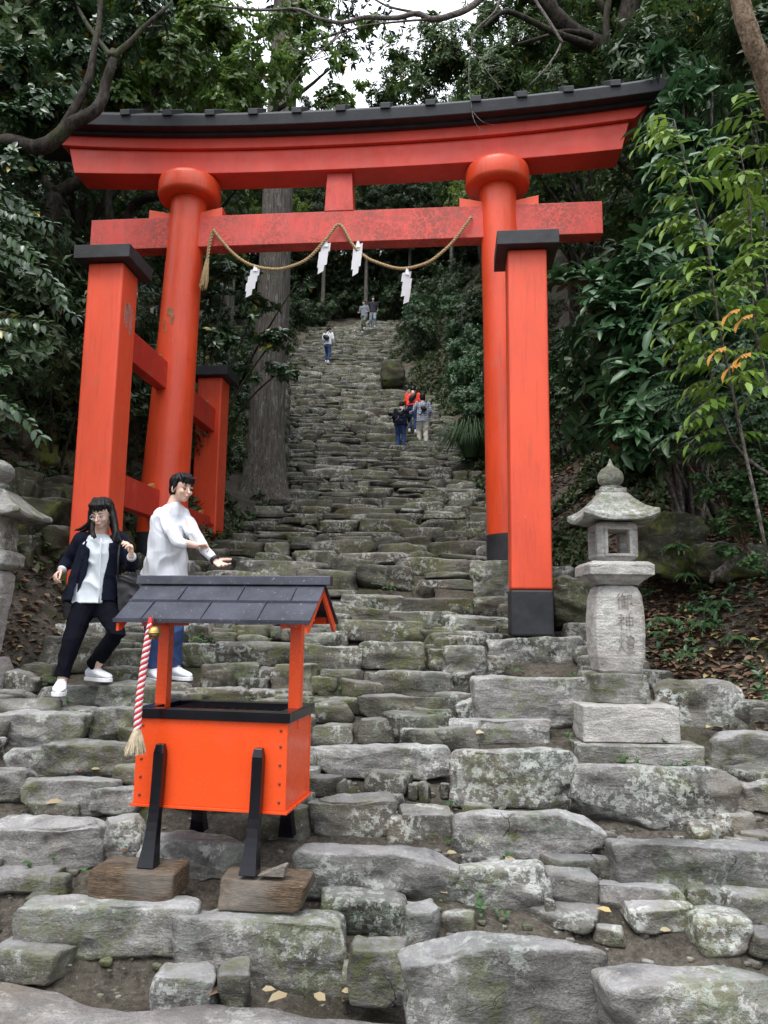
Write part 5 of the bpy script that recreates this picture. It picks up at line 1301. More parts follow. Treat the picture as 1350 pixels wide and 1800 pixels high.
for x, y in ((1300, 545), (1322, 555), (1275, 612), (1318, 622), (1300, 640)):
    Fr.append((A_(x, y, 5.2), (-.7, -.2, .1), .10, .985))
root = thing('compound_leaf_shrub', 'tall slender shrub with bright feathery leaves, some orange, at the right edge', 'shrub', limbs[0][0][0])
arr, mb = fronds(Fr, 5, .115, .55)
me = leaves_mesh('fronds', arr[0]-np.array(ORG[root.name]), arr[1], arr[2], arr[3], 'mid', True, arr[4]); ob('leaves', None, LBRIGHT, root, me=me); ob('leaf_stalk', mb, MTWIG, root); ob('stem', branch_mesh(limbs), MTWIG, root, smooth=True)
# darker compound-leaved companion, lower right
Fr = []
for i in range(70):
    x, y = random.uniform(1190, 1390), random.uniform(600, 790); a = random.uniform(2, 4.4)
    Fr.append((A_(x, y, random.uniform(5.9, 6.5)), (math.cos(a), math.sin(a)*.6-.2, random.uniform(-.1, .4)), random.uniform(.2, .36), random.uniform(0, .5)))
p0 = Vector(A_(1400, 930, 6.3)); root = thing('compound_leaf_shrub', 'darker feathery-leaved shrub below the orange leaflets at the right edge', 'shrub', p0)
arr, mb = fronds(Fr, 8, .07, .5); me = leaves_mesh('fronds', arr[0]-np.array(p0), arr[1], arr[2], arr[3], 'mid', True, arr[4]); ob('leaves', None, LSHRUB, root, me=me); ob('leaf_stalk', mb, MTWIG, root)
ob('stem', branch_mesh([([p0, Vector(A_(1340, 800, 6.2)), Vector(A_(1290, 640, 6.1))], .02, .006), ([p0, Vector(A_(1380, 760, 6.2)), Vector(A_(1350, 600, 6.1))], .02, .006)]), MTWIG, root, smooth=True)

# --- bush of small round leaves over the lantern side bank
bl = [(A_(x, y, D), (r, r*.8, r*.55)) for x, y, D, r in ((1325, 775, 6.2, .26), (1300, 820, 6.1, .28), (1240, 790, 6.2, .16), (1265, 870, 6.1, .2), (1340, 870, 6, .25), (1300, 920, 6, .24), (1225, 890, 6.2, .1), (1345, 940, 6, .18), (1230, 840, 6.3, .1), (1375, 820, 6.1, .3), (1330, 985, 6, .16), (1280, 965, 6.1, .13), (1200, 800, 6.3, .12))]
p0 = Vector(A_(1345, 1000, 6.35)); root = plant('small_leaved_bush', 'light green bush of tiny round leaves on the bank right of the lantern', 'bush', p0, bl, 2600, 6, .04, 'round', LSMALL, [([p0, Vector(A_(1310, 960, 6.2)), Vector(b[0])], .018, .005) for b in bl], MPALEB, gap=.42, fr=4, spread=(40, 90), droop=0, tw=4, twr=.0025, updir=1, trunkname='stem')
# pale twisted root on the bank
mb = branch_mesh([([A_(1262, 1012, 6.5), A_(1285, 990, 6.4), A_(1300, 965, 6.4), A_(1305, 930, 6.4)], .045, .025), ([A_(1262, 1012, 6.5), A_(1255, 1010, 6.5), A_(1250, 1024, 6.45)], .03, .015)])
p0 = A_(1262, 1012, 6.5); tag(ob('tree_root', mb, MTWIG, loc=p0, smooth=True), 'bare grey root curling down the bank beneath the small-leaved bush', 'root')
# rock face behind the lantern
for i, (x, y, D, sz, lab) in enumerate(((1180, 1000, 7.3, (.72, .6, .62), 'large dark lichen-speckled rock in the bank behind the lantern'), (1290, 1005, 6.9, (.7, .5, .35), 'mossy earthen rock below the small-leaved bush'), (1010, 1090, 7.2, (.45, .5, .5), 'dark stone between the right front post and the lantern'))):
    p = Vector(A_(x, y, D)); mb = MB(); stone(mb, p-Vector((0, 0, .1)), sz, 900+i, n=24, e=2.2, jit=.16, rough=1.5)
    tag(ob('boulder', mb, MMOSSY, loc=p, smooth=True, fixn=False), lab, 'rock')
# dry stone bank on the left behind the lantern
bk = MB(); bk.c = []
for i in range(50):
    Y = random.uniform(7.3, 9.2); X = xl(Y)-random.uniform(.05, 1.3); z = ground(X, Y, False)
    wd = random.uniform(.3, .6); stone(bk, (X, Y, z-.25), (wd, wd*.7, random.uniform(.3, .42)), 5000+i, n=9, e=3.6, jit=.16, yaw=random.uniform(-.4, .4))
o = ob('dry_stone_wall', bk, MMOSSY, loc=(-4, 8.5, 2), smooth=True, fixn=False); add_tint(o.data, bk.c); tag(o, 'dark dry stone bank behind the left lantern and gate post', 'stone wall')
bk = MB(); bk.c = []
for j in range(8):
    Y = 14.6
    while Y < 23:
        wd = random.uniform(.4, .8); z = bed(Y)
        if j*.26 < 1.7: stone(bk, (xl(Y)-.25+random.uniform(-.06, .06), Y+wd/2, z-.3+j*.26), (.5, wd, .3), 6000+j*50+int(Y*3), n=5, e=4, jit=.14)
        Y += wd
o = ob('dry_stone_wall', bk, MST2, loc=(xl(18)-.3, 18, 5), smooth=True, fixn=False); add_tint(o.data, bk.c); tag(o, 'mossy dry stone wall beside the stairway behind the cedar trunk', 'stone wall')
for i, (x, y, D, sz, lab) in enumerate(((690, 682, 27.4, (.9, .9, 1.0), 'mossy green boulder at the right edge of the upper stairs'),)):
    p = Vector(A_(x, y, D)); mb = MB(); stone(mb, p, sz, 950+i, n=14, e=2.0, jit=.12); tag(ob('boulder', mb, MMOSSY, loc=p, smooth=True, fixn=False), lab, 'rock')

# --- big cedar by the stairs
cb = Vector(A_(462, 884, 14)); cb.z -= .15
rings = []; n = 64
for i in range(34):
    t = i/33; h = 17*t**1.6; r0 = .335-.006*h+.22*math.exp(-h*1.5)
    ring = []
    for j in range(n):
        a = 2*math.pi*j/n; rr = r0*(1+.05*math.sin(a*5+h*.1)*math.exp(-h*.25)+.05*noise.noise(Vector((math.cos(a)*4, math.sin(a)*4, h*.35)))+.035*noise.noise(Vector((math.cos(a)*13, math.sin(a)*13, h*.5))))
        if h < 1.5: rr *= 1+.25*math.exp(-h*2)*max(0, math.cos(a*3+1))
        ring.append(cb+Vector((math.cos(a)*rr+.012*h, math.sin(a)*rr, h)))
    rings.append(ring)
root = thing('cedar_tree', 'huge straight cedar with furrowed grey bark left of the stairs', 'tree', cb)
ob('trunk', MB().loft(rings), MCEDAR, root, smooth=True)
bl = [(tuple(cb+Vector((math.cos(a)*r, math.sin(a)*r, h))), (1.3, 1.3, .5)) for h, r, a in [(10+i*.55, random.uniform(.8, 2.6), i*2.4) for i in range(16)]]
P, D_, idx = sample_blobs(bl, 2400, .3, 1.2); a = rosettes(P, D_+[0, 0, -.3], 6, .16, (20, 80), droop=.4)
ob('crown', None, LCED, root, me=leaves_mesh('crown', a[0]-np.array(cb), *a[1:], 'long', False))
ob('limb', branch_mesh([([cb+Vector((0, 0, Vector(b[0]).z-cb.z-.5)), b[0]], .06, .02) for b in bl], 5), MCEDAR, root, smooth=True)

# --- sapling leaves in front of the cedar
bl = [(A_(x, y, D), (r, r*.6, r*.6)) for x, y, D, r in ((400, 480, 11, .5), (450, 540, 11, .4), (520, 500, 11.2, .3), (495, 650, 11.5, .3), (380, 600, 11.3, .45), (480, 600, 11, .35), (370, 520, 11.6, .5), (430, 660, 11.2, .3))]
p0 = Vector((-2.9, 11.3, gz(-2.9, 11.3)))
plant('sapling', 'thin-twigged sapling with dark leaves in front of the cedar trunk', 'tree', p0, bl, 330, 8, .12, 'oval', LGLOSS, [([p0, p0.lerp(Vector(b[0]), .5)+Vector((0, 0, .4)), b[0]], .03, .008) for b in bl], MBARK, gap=.38, fr=2.5, droop=.1, tw=1, twr=.006)

# --- tree behind the left end of the gate
bl = [(A_(x, y, D), (r, r*.8, r*.7)) for x, y, D, r in ((110, 130, 10, .75), (210, 60, 10.5, .8), (300, 110, 10.3, .8), (390, 60, 10.6, .8), (460, 140, 10.4, .7), (540, 110, 10.8, .6), (590, 180, 11, .35), (612, 95, 11.5, .28), (655, 45, 12, .3), (690, 150, 12.5, .25), (640, 150, 12, .16), (330, 20, 11, .8), (500, 40, 11.2, .6), (210, 170, 10.2, .5), (40, 200, 10, .6), (400, 170, 10.2, .5), (60, 60, 11, .45), (150, -20, 10.6, .8), (280, -50, 10.6, .8), (560, 20, 12, .4))]
T0 = [A_(150, 830, 9.9), A_(140, 720, 9.8), A_(125, 600, 9.7), A_(98, 480, 9.7), A_(90, 390, 9.8), A_(96, 340, 9.9)]
lb = [(T0, .17, .1), ([T0[-1], A_(145, 312, 10), A_(220, 250, 10.2), A_(280, 150, 10.3), A_(330, 60, 10.4)], .1, .03), ([T0[-1], A_(60, 290, 9.9), A_(40, 200, 10)], .07, .03),
      ([T0[0], A_(205, 620, 10.8), A_(225, 380, 11.5), A_(290, 338, 11), A_(400, 250, 10.8), A_(450, 130, 10.6)], .11, .04), ([A_(400, 250, 10.8), A_(520, 170, 10.9), A_(580, 120, 11)], .05, .015), ([T0[0], A_(240, 600, 10.4), A_(200, 420, 10.5), A_(190, 330, 10.6), A_(200, 200, 10.5), A_(220, 60, 10.5)], .09, .04)]
plant('evergreen_tree', 'forked evergreen tree with glossy leaves behind the left end of the gate', 'tree', T0[0], bl, 5600, 8, .105, 'oval', LMIDB, lb, MBARK, gap=.46, fr=1.8, droop=.15, tw=14, twr=.007)
# --- near tree reaching in from the left edge, in front of the gate
bl = [(A_(x, y, D), (r, r*.7, r*.6)) for x, y, D, r in ((20, 210, 7, .35), (70, 190, 7, .33), (120, 165, 7.1, .3), (30, 285, 7, .3), (60, 120, 7.3, .4), (140, 100, 7.4, .35), (10, 120, 7.2, .4), (200, 60, 7.6, .35), (130, 30, 7.6, .4), (260, 20, 8, .35), (-20, 340, 6.6, .3))]
T0 = Vector((-5.0, 6.2, gz(-5.0, 6.2)-.1))
lb = [([T0, Vector((-4.8, 6.4, 4)), A_(-40, 275, 6.9), A_(60, 262, 6.9), A_(100, 245, 6.9), A_(125, 222, 6.9), A_(168, 192, 6.95), A_(185, 150, 7), A_(198, 110, 7), A_(200, 90, 7.1)], .1, .038),
      ([A_(198, 100, 7), A_(232, 70, 7.1), A_(262, 40, 7.2), A_(300, 5, 7.4)], .035, .015), ([A_(196, 100, 7), A_(165, 60, 7.2), A_(140, 20, 7.4), A_(110, -30, 7.5)], .03, .015), ([A_(232, 70, 7.1), A_(250, 52, 7.2), A_(285, 45, 7.4)], .02, .007),
      ([A_(100, 245, 6.9), A_(150, 150, 7), A_(168, 80, 7.1), A_(176, 20, 7.2), A_(180, -40, 7.3)], .045, .022)]
plant('evergreen_tree', 'gnarled limb and dark glossy leaves of a tree reaching in from the upper left edge', 'tree', T0, bl, 1250, 8, .1, 'oval', LGLOSS, lb, MBARK, gap=.36, fr=3, droop=.15, tw=5, twr=.005)
# --- hanging branches at the left edge
def spray_branch(root, paths, L, step, mat):
    P = []; D_ = []; N = []; LL = []
    for Q in paths:
        S_ = resample(smooth_path(Q, 6), step)
        for i in range(1, len(S_)):
            t = (S_[i]-S_[i-1]).normalized(); sd = t.cross(Vector((0, 1, 0))).normalized()
            for sg in (-1, 1):
                P.append(S_[i]); D_.append(t*.7+sd*sg*random.uniform(.5, 1)+Vector((0, random.uniform(-.5, .2), -.35))); N.append(Vector((random.uniform(-.4, .4), -.5, .8))); LL.append(L*random.uniform(.7, 1.15))
        P.append(S_[-1]); D_.append(t); N.append(Vector((0, -.3, 1))); LL.append(L)
    me = leaves_mesh('leaves', np.array([tuple(p) for p in P])-np.array(ORG[root.name]), np.array([tuple(p) for p in D_]), np.array([tuple(p) for p in N]), np.array(LL), 'oval')
    ob('leaves', None, mat, root, me=me); ob('branch', branch_mesh([(Q, .008, .002) for Q in paths], 5), MBARK, root, smooth=True)
T1 = Vector((-4.6, 5.0, gz(-4.6, 5)-.1))
root = thing('evergreen_tree', 'sprays of dark glossy leaves hanging in from the left edge beside the gate post', 'tree', T1)
ps = [[A_(x, y, D) for x, y, D in q] for q in (((-60, 320, 5.4), (0, 365, 5.3), (50, 380, 5.2), (88, 392, 5.2)), ((-60, 380, 5.4), (10, 410, 5.3), (40, 430, 5.25), (60, 450, 5.2)), ((-40, 420, 5.4), (30, 450, 5.3), (70, 470, 5.2), (100, 505, 5.2), (112, 540, 5.2), (130, 555, 5.2)), ((-60, 440, 5.4), (0, 450, 5.3), (30, 470, 5.3)),
     ((-60, 560, 5.3), (0, 558, 5.2), (40, 560, 5.1), (75, 570, 5.1)), ((-50, 600, 5.3), (-5, 580, 5.2), (20, 585, 5.1)), ((-60, 680, 5.3), (0, 700, 5.2), (35, 725, 5.1), (70, 765, 5.1)), ((-50, 640, 5.3), (-10, 640, 5.2), (12, 650, 5.1)), ((-60, 340, 5.5), (-20, 330, 5.4), (30, 355, 5.4), (60, 372, 5.3)))]
spray_branch(root, ps, .085, .05, LGLOSS)
ob('trunk', branch_mesh([([T1, Vector((-4.7, 5.1, 2.5)), Vector((-4.3, 5.3, 4.2)), Vector((-4.4, 5.3, 6))], .14, .06)]+[([Vector((-4.35, 5.3, 2.6+i*.25)), q[0]], .03, .008) for i, q in enumerate(ps)]), MBARK, root, smooth=True)
# dark leaning trunk at far left
p0 = Vector(A_(150, 850, 8.8)); mb = branch_mesh([([p0, A_(110, 790, 8.7), A_(60, 720, 8.5), A_(10, 640, 8.3), A_(-60, 560, 8.1), A_(-160, 420, 8)], .2, .13)], 12)
root = thing('leaning_tree', 'thick black leaning trunk at the left edge behind the gate post', 'tree', p0); ob('trunk', mb, MBARK, root, smooth=True)
mb = branch_mesh([([A_(30, 600, 8.6), A_(60, 660, 8.7), A_(85, 700, 8.7), A_(105, 735, 8.8)], .05, .04), ([A_(60, 720, 8.5), A_(95, 690, 8.6), A_(130, 640, 8.7)], .04, .02)], 7); ob('limb', mb, MBARK, root, smooth=True)
# --- trees of the upper right behind the gate
bl = [(A_(x, y, D), (r, r*.8, r*.75)) for x, y, D, r in ((700, 110, 13, .6), (740, 150, 12.6, .6), (800, 100, 12.4, .8), (870, 140, 12, .75), (930, 80, 12, .8), (990, 150, 11.6, .7), (1040, 70, 11.6, .8), (1100, 130, 11.2, .7), (1170, 50, 11, .8), (1250, 130, 10.6, .7), (1330, 40, 10.5, .8), (860, 30, 12.5, .7), (760, 60, 13, .5), (960, -10, 12, .8), (1080, 0, 11.6, .8), (680, 170, 13.4, .4))]
T0 = Vector((4.6, 11.5, gz(4.6, 11.5)-.2))
lb = [([T0, Vector((4.6, 11.4, 7)), A_(1135, 150, 11.2), A_(1105, 112, 11.2), A_(1040, 72, 11.2), A_(985, 38, 11.1), A_(955, 5, 11), A_(900, -30, 11)], .24, .1), ([A_(1105, 112, 11.2), A_(1100, 60, 11.2), A_(1112, -20, 11.2)], .2, .16), ([A_(1040, 80, 11), A_(970, 55, 10.8), A_(900, 22, 10.6), A_(870, 30, 10.5), A_(850, 50, 10.4)], .06, .02),
      ([A_(1045, 72, 11.2), A_(1030, 60, 11), A_(990, 55, 11), A_(940, 70, 10.9), A_(905, 78, 10.8)], .05, .02), ([A_(1070, 30, 10.9), A_(1040, -20, 10.9)], .07, .05), ([A_(1080, 130, 10.8), A_(1065, 60, 10.8), A_(1070, -10, 10.8)], .06, .05)]
plant('evergreen_tree', 'dark crooked tree with fine foliage above the right half of the gate roof', 'tree', T0, bl, 6500, 8, .105, 'long', LMID, lb, MBARK, gap=.42, fr=1.7, droop=.25, tw=16, twr=.008)
# bare pale limb crossing the top and its hanging twigs
p0 = Vector(A_(900, -60, 9.6))
lb = [([p0, A_(840, 2, 9.5), A_(800, 25, 9.4), A_(760, 34, 9.4), A_(735, 24, 9.4), A_(700, 30, 9.4), A_(640, 30, 9.4), A_(600, 40, 9.4), A_(560, 32, 9.4), A_(520, 16, 9.4), A_(450, 18, 9.4), A_(370, 8, 9.5)], .05, .012),
      ([A_(760, 34, 9.4), A_(700, 38, 9.4), A_(640, 45, 9.4), A_(600, 62, 9.3), A_(560, 88, 9.3), A_(500, 86, 9.3)], .018, .005), ([A_(600, 55, 9.3), A_(570, 85, 9.3), A_(540, 115, 9.3), A_(500, 165, 9.2)], .012, .003), ([A_(740, 24, 9.4), A_(680, 10, 9.4), A_(630, -20, 9.4)], .022, .01),
      ([A_(880, -10, 8.3), A_(870, 20, 8.2), A_(835, 55, 8.1), A_(828, 90, 8.1), A_(824, 130, 8.1), A_(828, 180, 8.1), A_(835, 215, 8.1), A_(858, 240, 8.1)], .014, .003), ([A_(833, 90, 8.1), A_(860, 130, 8.1), A_(885, 160, 8.1)], .006, .002), ([A_(830, 195, 8.1), A_(850, 215, 8.05), A_(880, 221, 8.05)], .004, .0015),
      ([p0, A_(980, 60, 9.4), A_(985, 80, 9.4), A_(960, 120, 9.3), A_(930, 150, 9.2)], .025, .006)]
root = thing('bare_branch', 'leafless pale branch high above the gate with thin twigs hanging before its roof', 'branch', p0); ob('branch', branch_mesh(lb, 6), MTWIG, root, smooth=True)
# pale trunk at the upper right
p0 = Vector((3.75, 6.4, gz(3.75, 6.4)-.1))
root = thing('pale_trunked_tree', 'pale brown smooth trunk slanting down the upper right edge', 'tree', p0)
ob('trunk', branch_mesh([([p0, Vector((3.65, 6.1, 4.2)), A_(1375, 240, 5.6), A_(1350, 160, 5.5), A_(1322, 70, 5.4), A_(1300, 0, 5.4), A_(1280, -90, 5.4)], .09, .07)], 12), MPALEB, root, smooth=True)
bl = [(A_(1260, -200, 5.6), (.8, .8, .5)), (A_(1400, -150, 5.8), (.8, .8, .5))]; P, D_, idx = sample_blobs(bl, 400); a = rosettes(P, D_+[0, 0, .4], 7, .09)
ob('crown', None, LMID, root, me=leaves_mesh('crown', a[0]-np.array(p0), *a[1:], 'oval'))

# --- forest behind: templates copied over the slopes
def copy_tree(src, loc, rz, sc, label):
    r = src.copy(); COL.objects.link(r); r.location = loc; r.rotation_euler = (0, 0, rz); r.scale = (sc, sc, sc*random.uniform(.9, 1.1)); r['label'] = label
    for ch in src.children:
        c = ch.copy(); COL.objects.link(c); c.parent = r
    return r
def forest_tree(name, label, H, cr, ncl, k, L, kind, mat, bark, group, conifer=False):
    root = thing(name, label, 'tree', (0, 0, 0), group); bl = []; lb = []
    top = Vector((random.uniform(-.5, .5), random.uniform(-.5, .5), H*.8)); base = Vector((0, 0, -.5))
    if conifer:
        lb.append(([base, Vector((0, 0, H*.5)), Vector((0, 0, H))], .24, .05))
        for i in range(34):
            h = H*(.38+.62*i/34); r = cr*(1-(h/H-.38)/.68)*random.uniform(.5, 1); a = i*2.4
            bl.append(((math.cos(a)*r*.6, math.sin(a)*r*.6, h), (r*.65+.2, r*.65+.2, .42))); lb.append(([Vector((0, 0, h+.2)), Vector(bl[-1][0])], .045, .015))
    else:
        lb.append(([base, top*.35+Vector((.3, 0, 0)), top*.7, top], .2, .05))
        for i in range(15):
            a = i*2.4; t = .42+.58*i/15; r = cr*math.sin(math.pi*min(.95, max(.25, (t-.25)/.8)))*random.uniform(.5, .95)
            c = (math.cos(a)*r, math.sin(a)*r, H*t+random.uniform(-.4, .4)); q = random.uniform(.9, 1.4)*cr/3
            bl.append((c, (q, q, q*.7))); s = top*(t*.75); lb.append(([s, s.lerp(Vector(c), .5)+Vector((0, 0, .3)), Vector(c)], .07, .02))
    P, D_, idx = sample_blobs(bl, ncl, .4, 1.3)
    a = rosettes(P, D_*.8+np.array([0, 0, .4 if not conifer else -.2]), k, L, (45, 95), droop=.2 if not conifer else .5)
    ob('crown', None, mat, root, me=leaves_mesh('crown', *a, kind, False)); ob('trunk', branch_mesh(lb, 6), bark, root, smooth=True)
    return root
GRP = 'forest trees on the slopes behind the gate'
tA = forest_tree('forest_tree', 'x', 8.5, 3.0, 3600, 7, .17, 'mid', LFAR, MBARK, GRP)
tB = forest_tree('forest_tree', 'x', 10, 3.2, 3600, 7, .19, 'oval', LMID, MBARK, GRP)
tC = forest_tree('forest_tree', 'x', 9, 3.0, 3200, 7, .17, 'mid', LFARL, MBARK, GRP)
tD = forest_tree('forest_cedar', 'x', 19, 2.6, 5200, 6, .26, 'long', LCED, MCEDAR, GRP, True)
used = set()
def place(t, x, y, sc, lab, dz=0):
    loc = (x, y, ground(x, y, False)-.1+dz); rz = random.uniform(0, 6.28)
    if t.name not in used: used.add(t.name); t.location = loc; t.rotation_euler = (0, 0, rz); t.scale = (sc,)*3; t['label'] = lab; return t
    return copy_tree(t, loc, rz, sc, lab)
LB = {'L': 'dark leafy forest tree on the slope left of the stairs', 'R': 'dark leafy forest tree on the slope right of the stairs', 'T': 'forest tree rising beyond the top of the stairs', 'C': 'slim straight cedar in the dark grove beyond the top of the stairs', 'CL': 'straight cedar on the shaded slope left of the stairs', 'Y': 'sunlit yellow-green tree behind the forest beyond the gate roof'}
for x, y, s in ((-5.6, 12.5, .8), (-4.9, 16, .85), (-6.5, 19.5, 1.0), (-6.8, 24, 1.05), (-11, 21, 1.2), (-8.5, 28, 1.1), (-10, 33, 1.2), (-7.8, 10.6, .9), (-13, 28, 1.3), (-14, 17, 1.3), (-15, 36, 1.4), (-6.6, 5.2, .8), (-8.5, 4.0, .9), (-5.9, 9.6, .75)):
    place(random.choice([tA, tB, tC]) if y > 18 else random.choice([tA, tB]), x, y, s, LB['L'])
for x, y, s in ((5.3, 12.5, .8), (4.8, 16.5, .85), (5.5, 20.5, .95), (5.5, 25, 1.0), (5.2, 30, 1.0), (8.6, 19, 1.1), (9, 24, 1.2), (8.5, 30, 1.2), (6.5, 9.5, .8), (11, 11, 1.1), (12, 17, 1.3), (13, 24, 1.3), (4.8, 35, 1.0), (12, 33, 1.4), (7.0, 36, 1.2)):
    place(random.choice([tA, tB, tC]) if y > 22 else random.choice([tA, tB]), x, y, s, LB['R'])
for x, y, s in ((-4.0, 43, 1.0), (4, 42, 1.0), (-9, 41, 1.2), (8, 42, 1.2), (-14, 44, 1.3), (13, 43, 1.4), (-1, 50, 1.0), (4.5, 50, 1.1), (-6, 50, 1.1)):
    place(random.choice([tA, tC]), x, y, s, LB['T'])
for x, y, s in ((-7.0, 42, .75), (-3.6, 40.5, .6), (-2.0, 44, .7), (-1.2, 41, .6), (.6, 43, .6), (1.3, 41, .55), (2.6, 44, .7), (-5.4, 45, .8), (-8.6, 38, .8), (3.6, 40, .6), (-10, 47, .9), (6, 46, .8), (0, 47, .7), (-4.5, 47.5, .8)):
    place(tD, x, y, s, LB['C'])
for x, y, s in ((-8, 17.5, .8), (-6.5, 29, .8), (-10.5, 25, 1.0), (-7.6, 35, .85)): place(tD, x, y, s, LB['CL'])
for i in range(15):
    place(random.choice([tA, tB]), -10+i*1.4, 45+random.uniform(-1.2, 1.6), random.uniform(.6, .8), 'low dark forest tree in the grove beyond the top of the stairs', -1.6)
for x, y, s in ((-9.5, 55, 1.3), (-3, 56, 1.2), (-13, 52, 1.3), (3, 57, 1.2)): place(tC, x, y, s, LB['Y'])
# --- bushes on the banks
bu = []
for q, (mat, kd, L_) in enumerate(((LFAR, 'mid', .11), (LSHRUB, 'long', .14), (LMID, 'oval', .1))):
    r = thing('bush', 'x', 'bush', (0, 0, 0), 'bushes on the shaded banks')
    bl = [((math.cos(i*2.4)*random.uniform(.1, .7), math.sin(i*2.4)*random.uniform(.1, .7), random.uniform(.4, 1.3)), (.5, .5, .4)) for i in range(8)]
    P, D_, idx = sample_blobs(bl, 750, .35, 2); a = rosettes(P, D_+np.array([0, 0, .6]), 7, L_, droop=.25)
    ob('crown', None, mat, r, me=leaves_mesh('crown', *a, kd, False)); ob('stem', branch_mesh([([Vector((0, 0, -.3)), Vector(b[0])], .025, .008) for b in bl], 5), MBARK, r, smooth=True); bu.append(r)
def place_b(i, x, y, s, lab): place(bu[i], x, y, s, lab)
for i in range(46):
    Y = 9+i*.72; d = random.uniform(.9, 3.2) if Y > 12 else random.uniform(1.3, 4); X = xr(Y)+d
    place_b(random.choice([0, 0, 1]), X, Y, random.uniform(.6, 1.15), 'dark bush on the shaded bank right of the stairs')
for i in range(40):
    Y = 10.5+i*.8; d = random.uniform(1.0, 3.5); X = xl(Y)-d
    if abs(X-cb.x) < .9 and Y < 14.5: X -= 1.5
    place_b(random.choice([0, 0, 2]), X, Y, random.uniform(.6, 1.15), 'dark bush on the shaded bank left of the stairs')
for i in range(14): place_b(0, -9+i*1.35, 43.3+random.uniform(-.8, .8), random.uniform(1.8, 2.6), 'tall bush in the dark grove beyond the top of the stairs')
for x, y, s_ in ((-3.7, 8.3, .9), (-4.3, 7.4, 1.1), (-3.5, 9.4, .9), (-4.2, 9.0, 1.2), (-5.0, 8.2, 1.4), (-4.9, 9.8, 1.4), (-3.7, 10.4, 1.1), (-3.0, 10.6, .7), (-5.6, 7.0, 1.5), (-6.2, 9.0, 1.7), (-4.4, 6.5, 1.0), (-5.8, 11, 1.8), (-4.2, 11.6, 1.3), (-3.1, 12.4, .9)):
    place_b(0, x, y, s_, 'dark bush on the bank behind the left lantern and gate post')
for i, (x, y) in enumerate([(-5.2, 42), (-3.2, 41.6), (-1.6, 42.3), (.1, 41.8), (1.8, 42.2), (3.2, 41), (-6.9, 41), (-8.2, 40)]): place_b(0, x, y, 1.3, 'bush in the dark grove beyond the top of the stairs')
# --- undergrowth on both banks: one mass
def scatter(n, ylo, yhi, side, dmax, k, L, kind, mat, name, lab, cat, pw=1., spread=(30, 90), up_=.0, hi=False, dmin=0.):
    C = []; A = []
    for i in range(n):
        Y = ylo+(yhi-ylo)*random.random()**pw; d = dmin+dmax*random.random()**1.2
        X = xr(Y)+d if side > 0 else xl(Y)-d
        if noise.noise(Vector((X*.9, Y*.9, 7*side))) < -.18: continue
        C.append((X, Y, ground(X, Y)+up_*random.random())); A.append((-.5*side+random.uniform(-.5, .5), -.4+random.uniform(-.5, .5), 1))
    C = np.array(C); o0 = C.mean(0); a = rosettes(C, np.array(A), k, L, spread, droop=.2)
    me = leaves_mesh(name, a[0]-o0, *a[1:], kind, hi)
    return tag(ob(name, None, mat, loc=o0, me=me), lab, cat, kind='stuff')
scatter(22000, 8.3, 38, 1, 4.8, 6, .12, 'mid', LCOVER, 'undergrowth', 'low ferny undergrowth covering the bank right of the stairs', 'undergrowth', 1.4, up_=.15)
scatter(11000, 7.0, 38, -1, 5, 6, .12, 'mid', LCOVER, 'undergrowth', 'low undergrowth covering the dark bank left of the stairs', 'undergrowth', 1.3, up_=.15)
# --- leaf litter
def litter(n, fx, L, mat, name, lab, steps=False):
    P = []; 
    for i in range(n):
        X, Y, z = fx(); P.append((X, Y, z+.012))
    P = np.array(P); o0 = P.mean(0); a = rng.uniform(0, 6.28, n); D_ = np.stack([np.cos(a), np.sin(a), rng.uniform(-.3, .35, n)], 1); N = np.stack([rng.uniform(-.5, .5, n), rng.uniform(-.6, .3, n), np.ones(n)], 1)
    me = leaves_mesh(name, P-o0, D_, N, L*rng.uniform(.6, 1.3, n), 'oval'); return tag(ob(name, None, mat, loc=o0, me=me), lab, 'leaf litter', kind='stuff')
def fr():
    while True:
        Y = random.uniform(4.9, 8.0); X = xr(Y)-.15+random.uniform(.0, 2.2)
        if noise.noise(Vector((X*2.5, Y*2.5, 2))) > -.5: return X, Y, ground(X, Y)
litter(9500, fr, .085, LDRY, 'leaf_litter', 'brown fallen leaves carpeting the bank right of the lantern')
def fr2():
    Y = random.uniform(7.8, 17); X = xr(Y)-.1+random.uniform(.0, 3.2); return X, Y, ground(X, Y)
litter(9000, fr2, .1, LDRY, 'leaf_litter', 'dark fallen leaves on the shaded bank between the gate and the upper stairs')
def fl():
    Y = random.uniform(5.6, 9.5); X = xl(Y)-random.uniform(-.25, 2); return X, Y, ground(X, Y)
litter(4200, fl, .085, LDRY, 'leaf_litter', 'brown fallen leaves on the dark bank behind the left lantern')
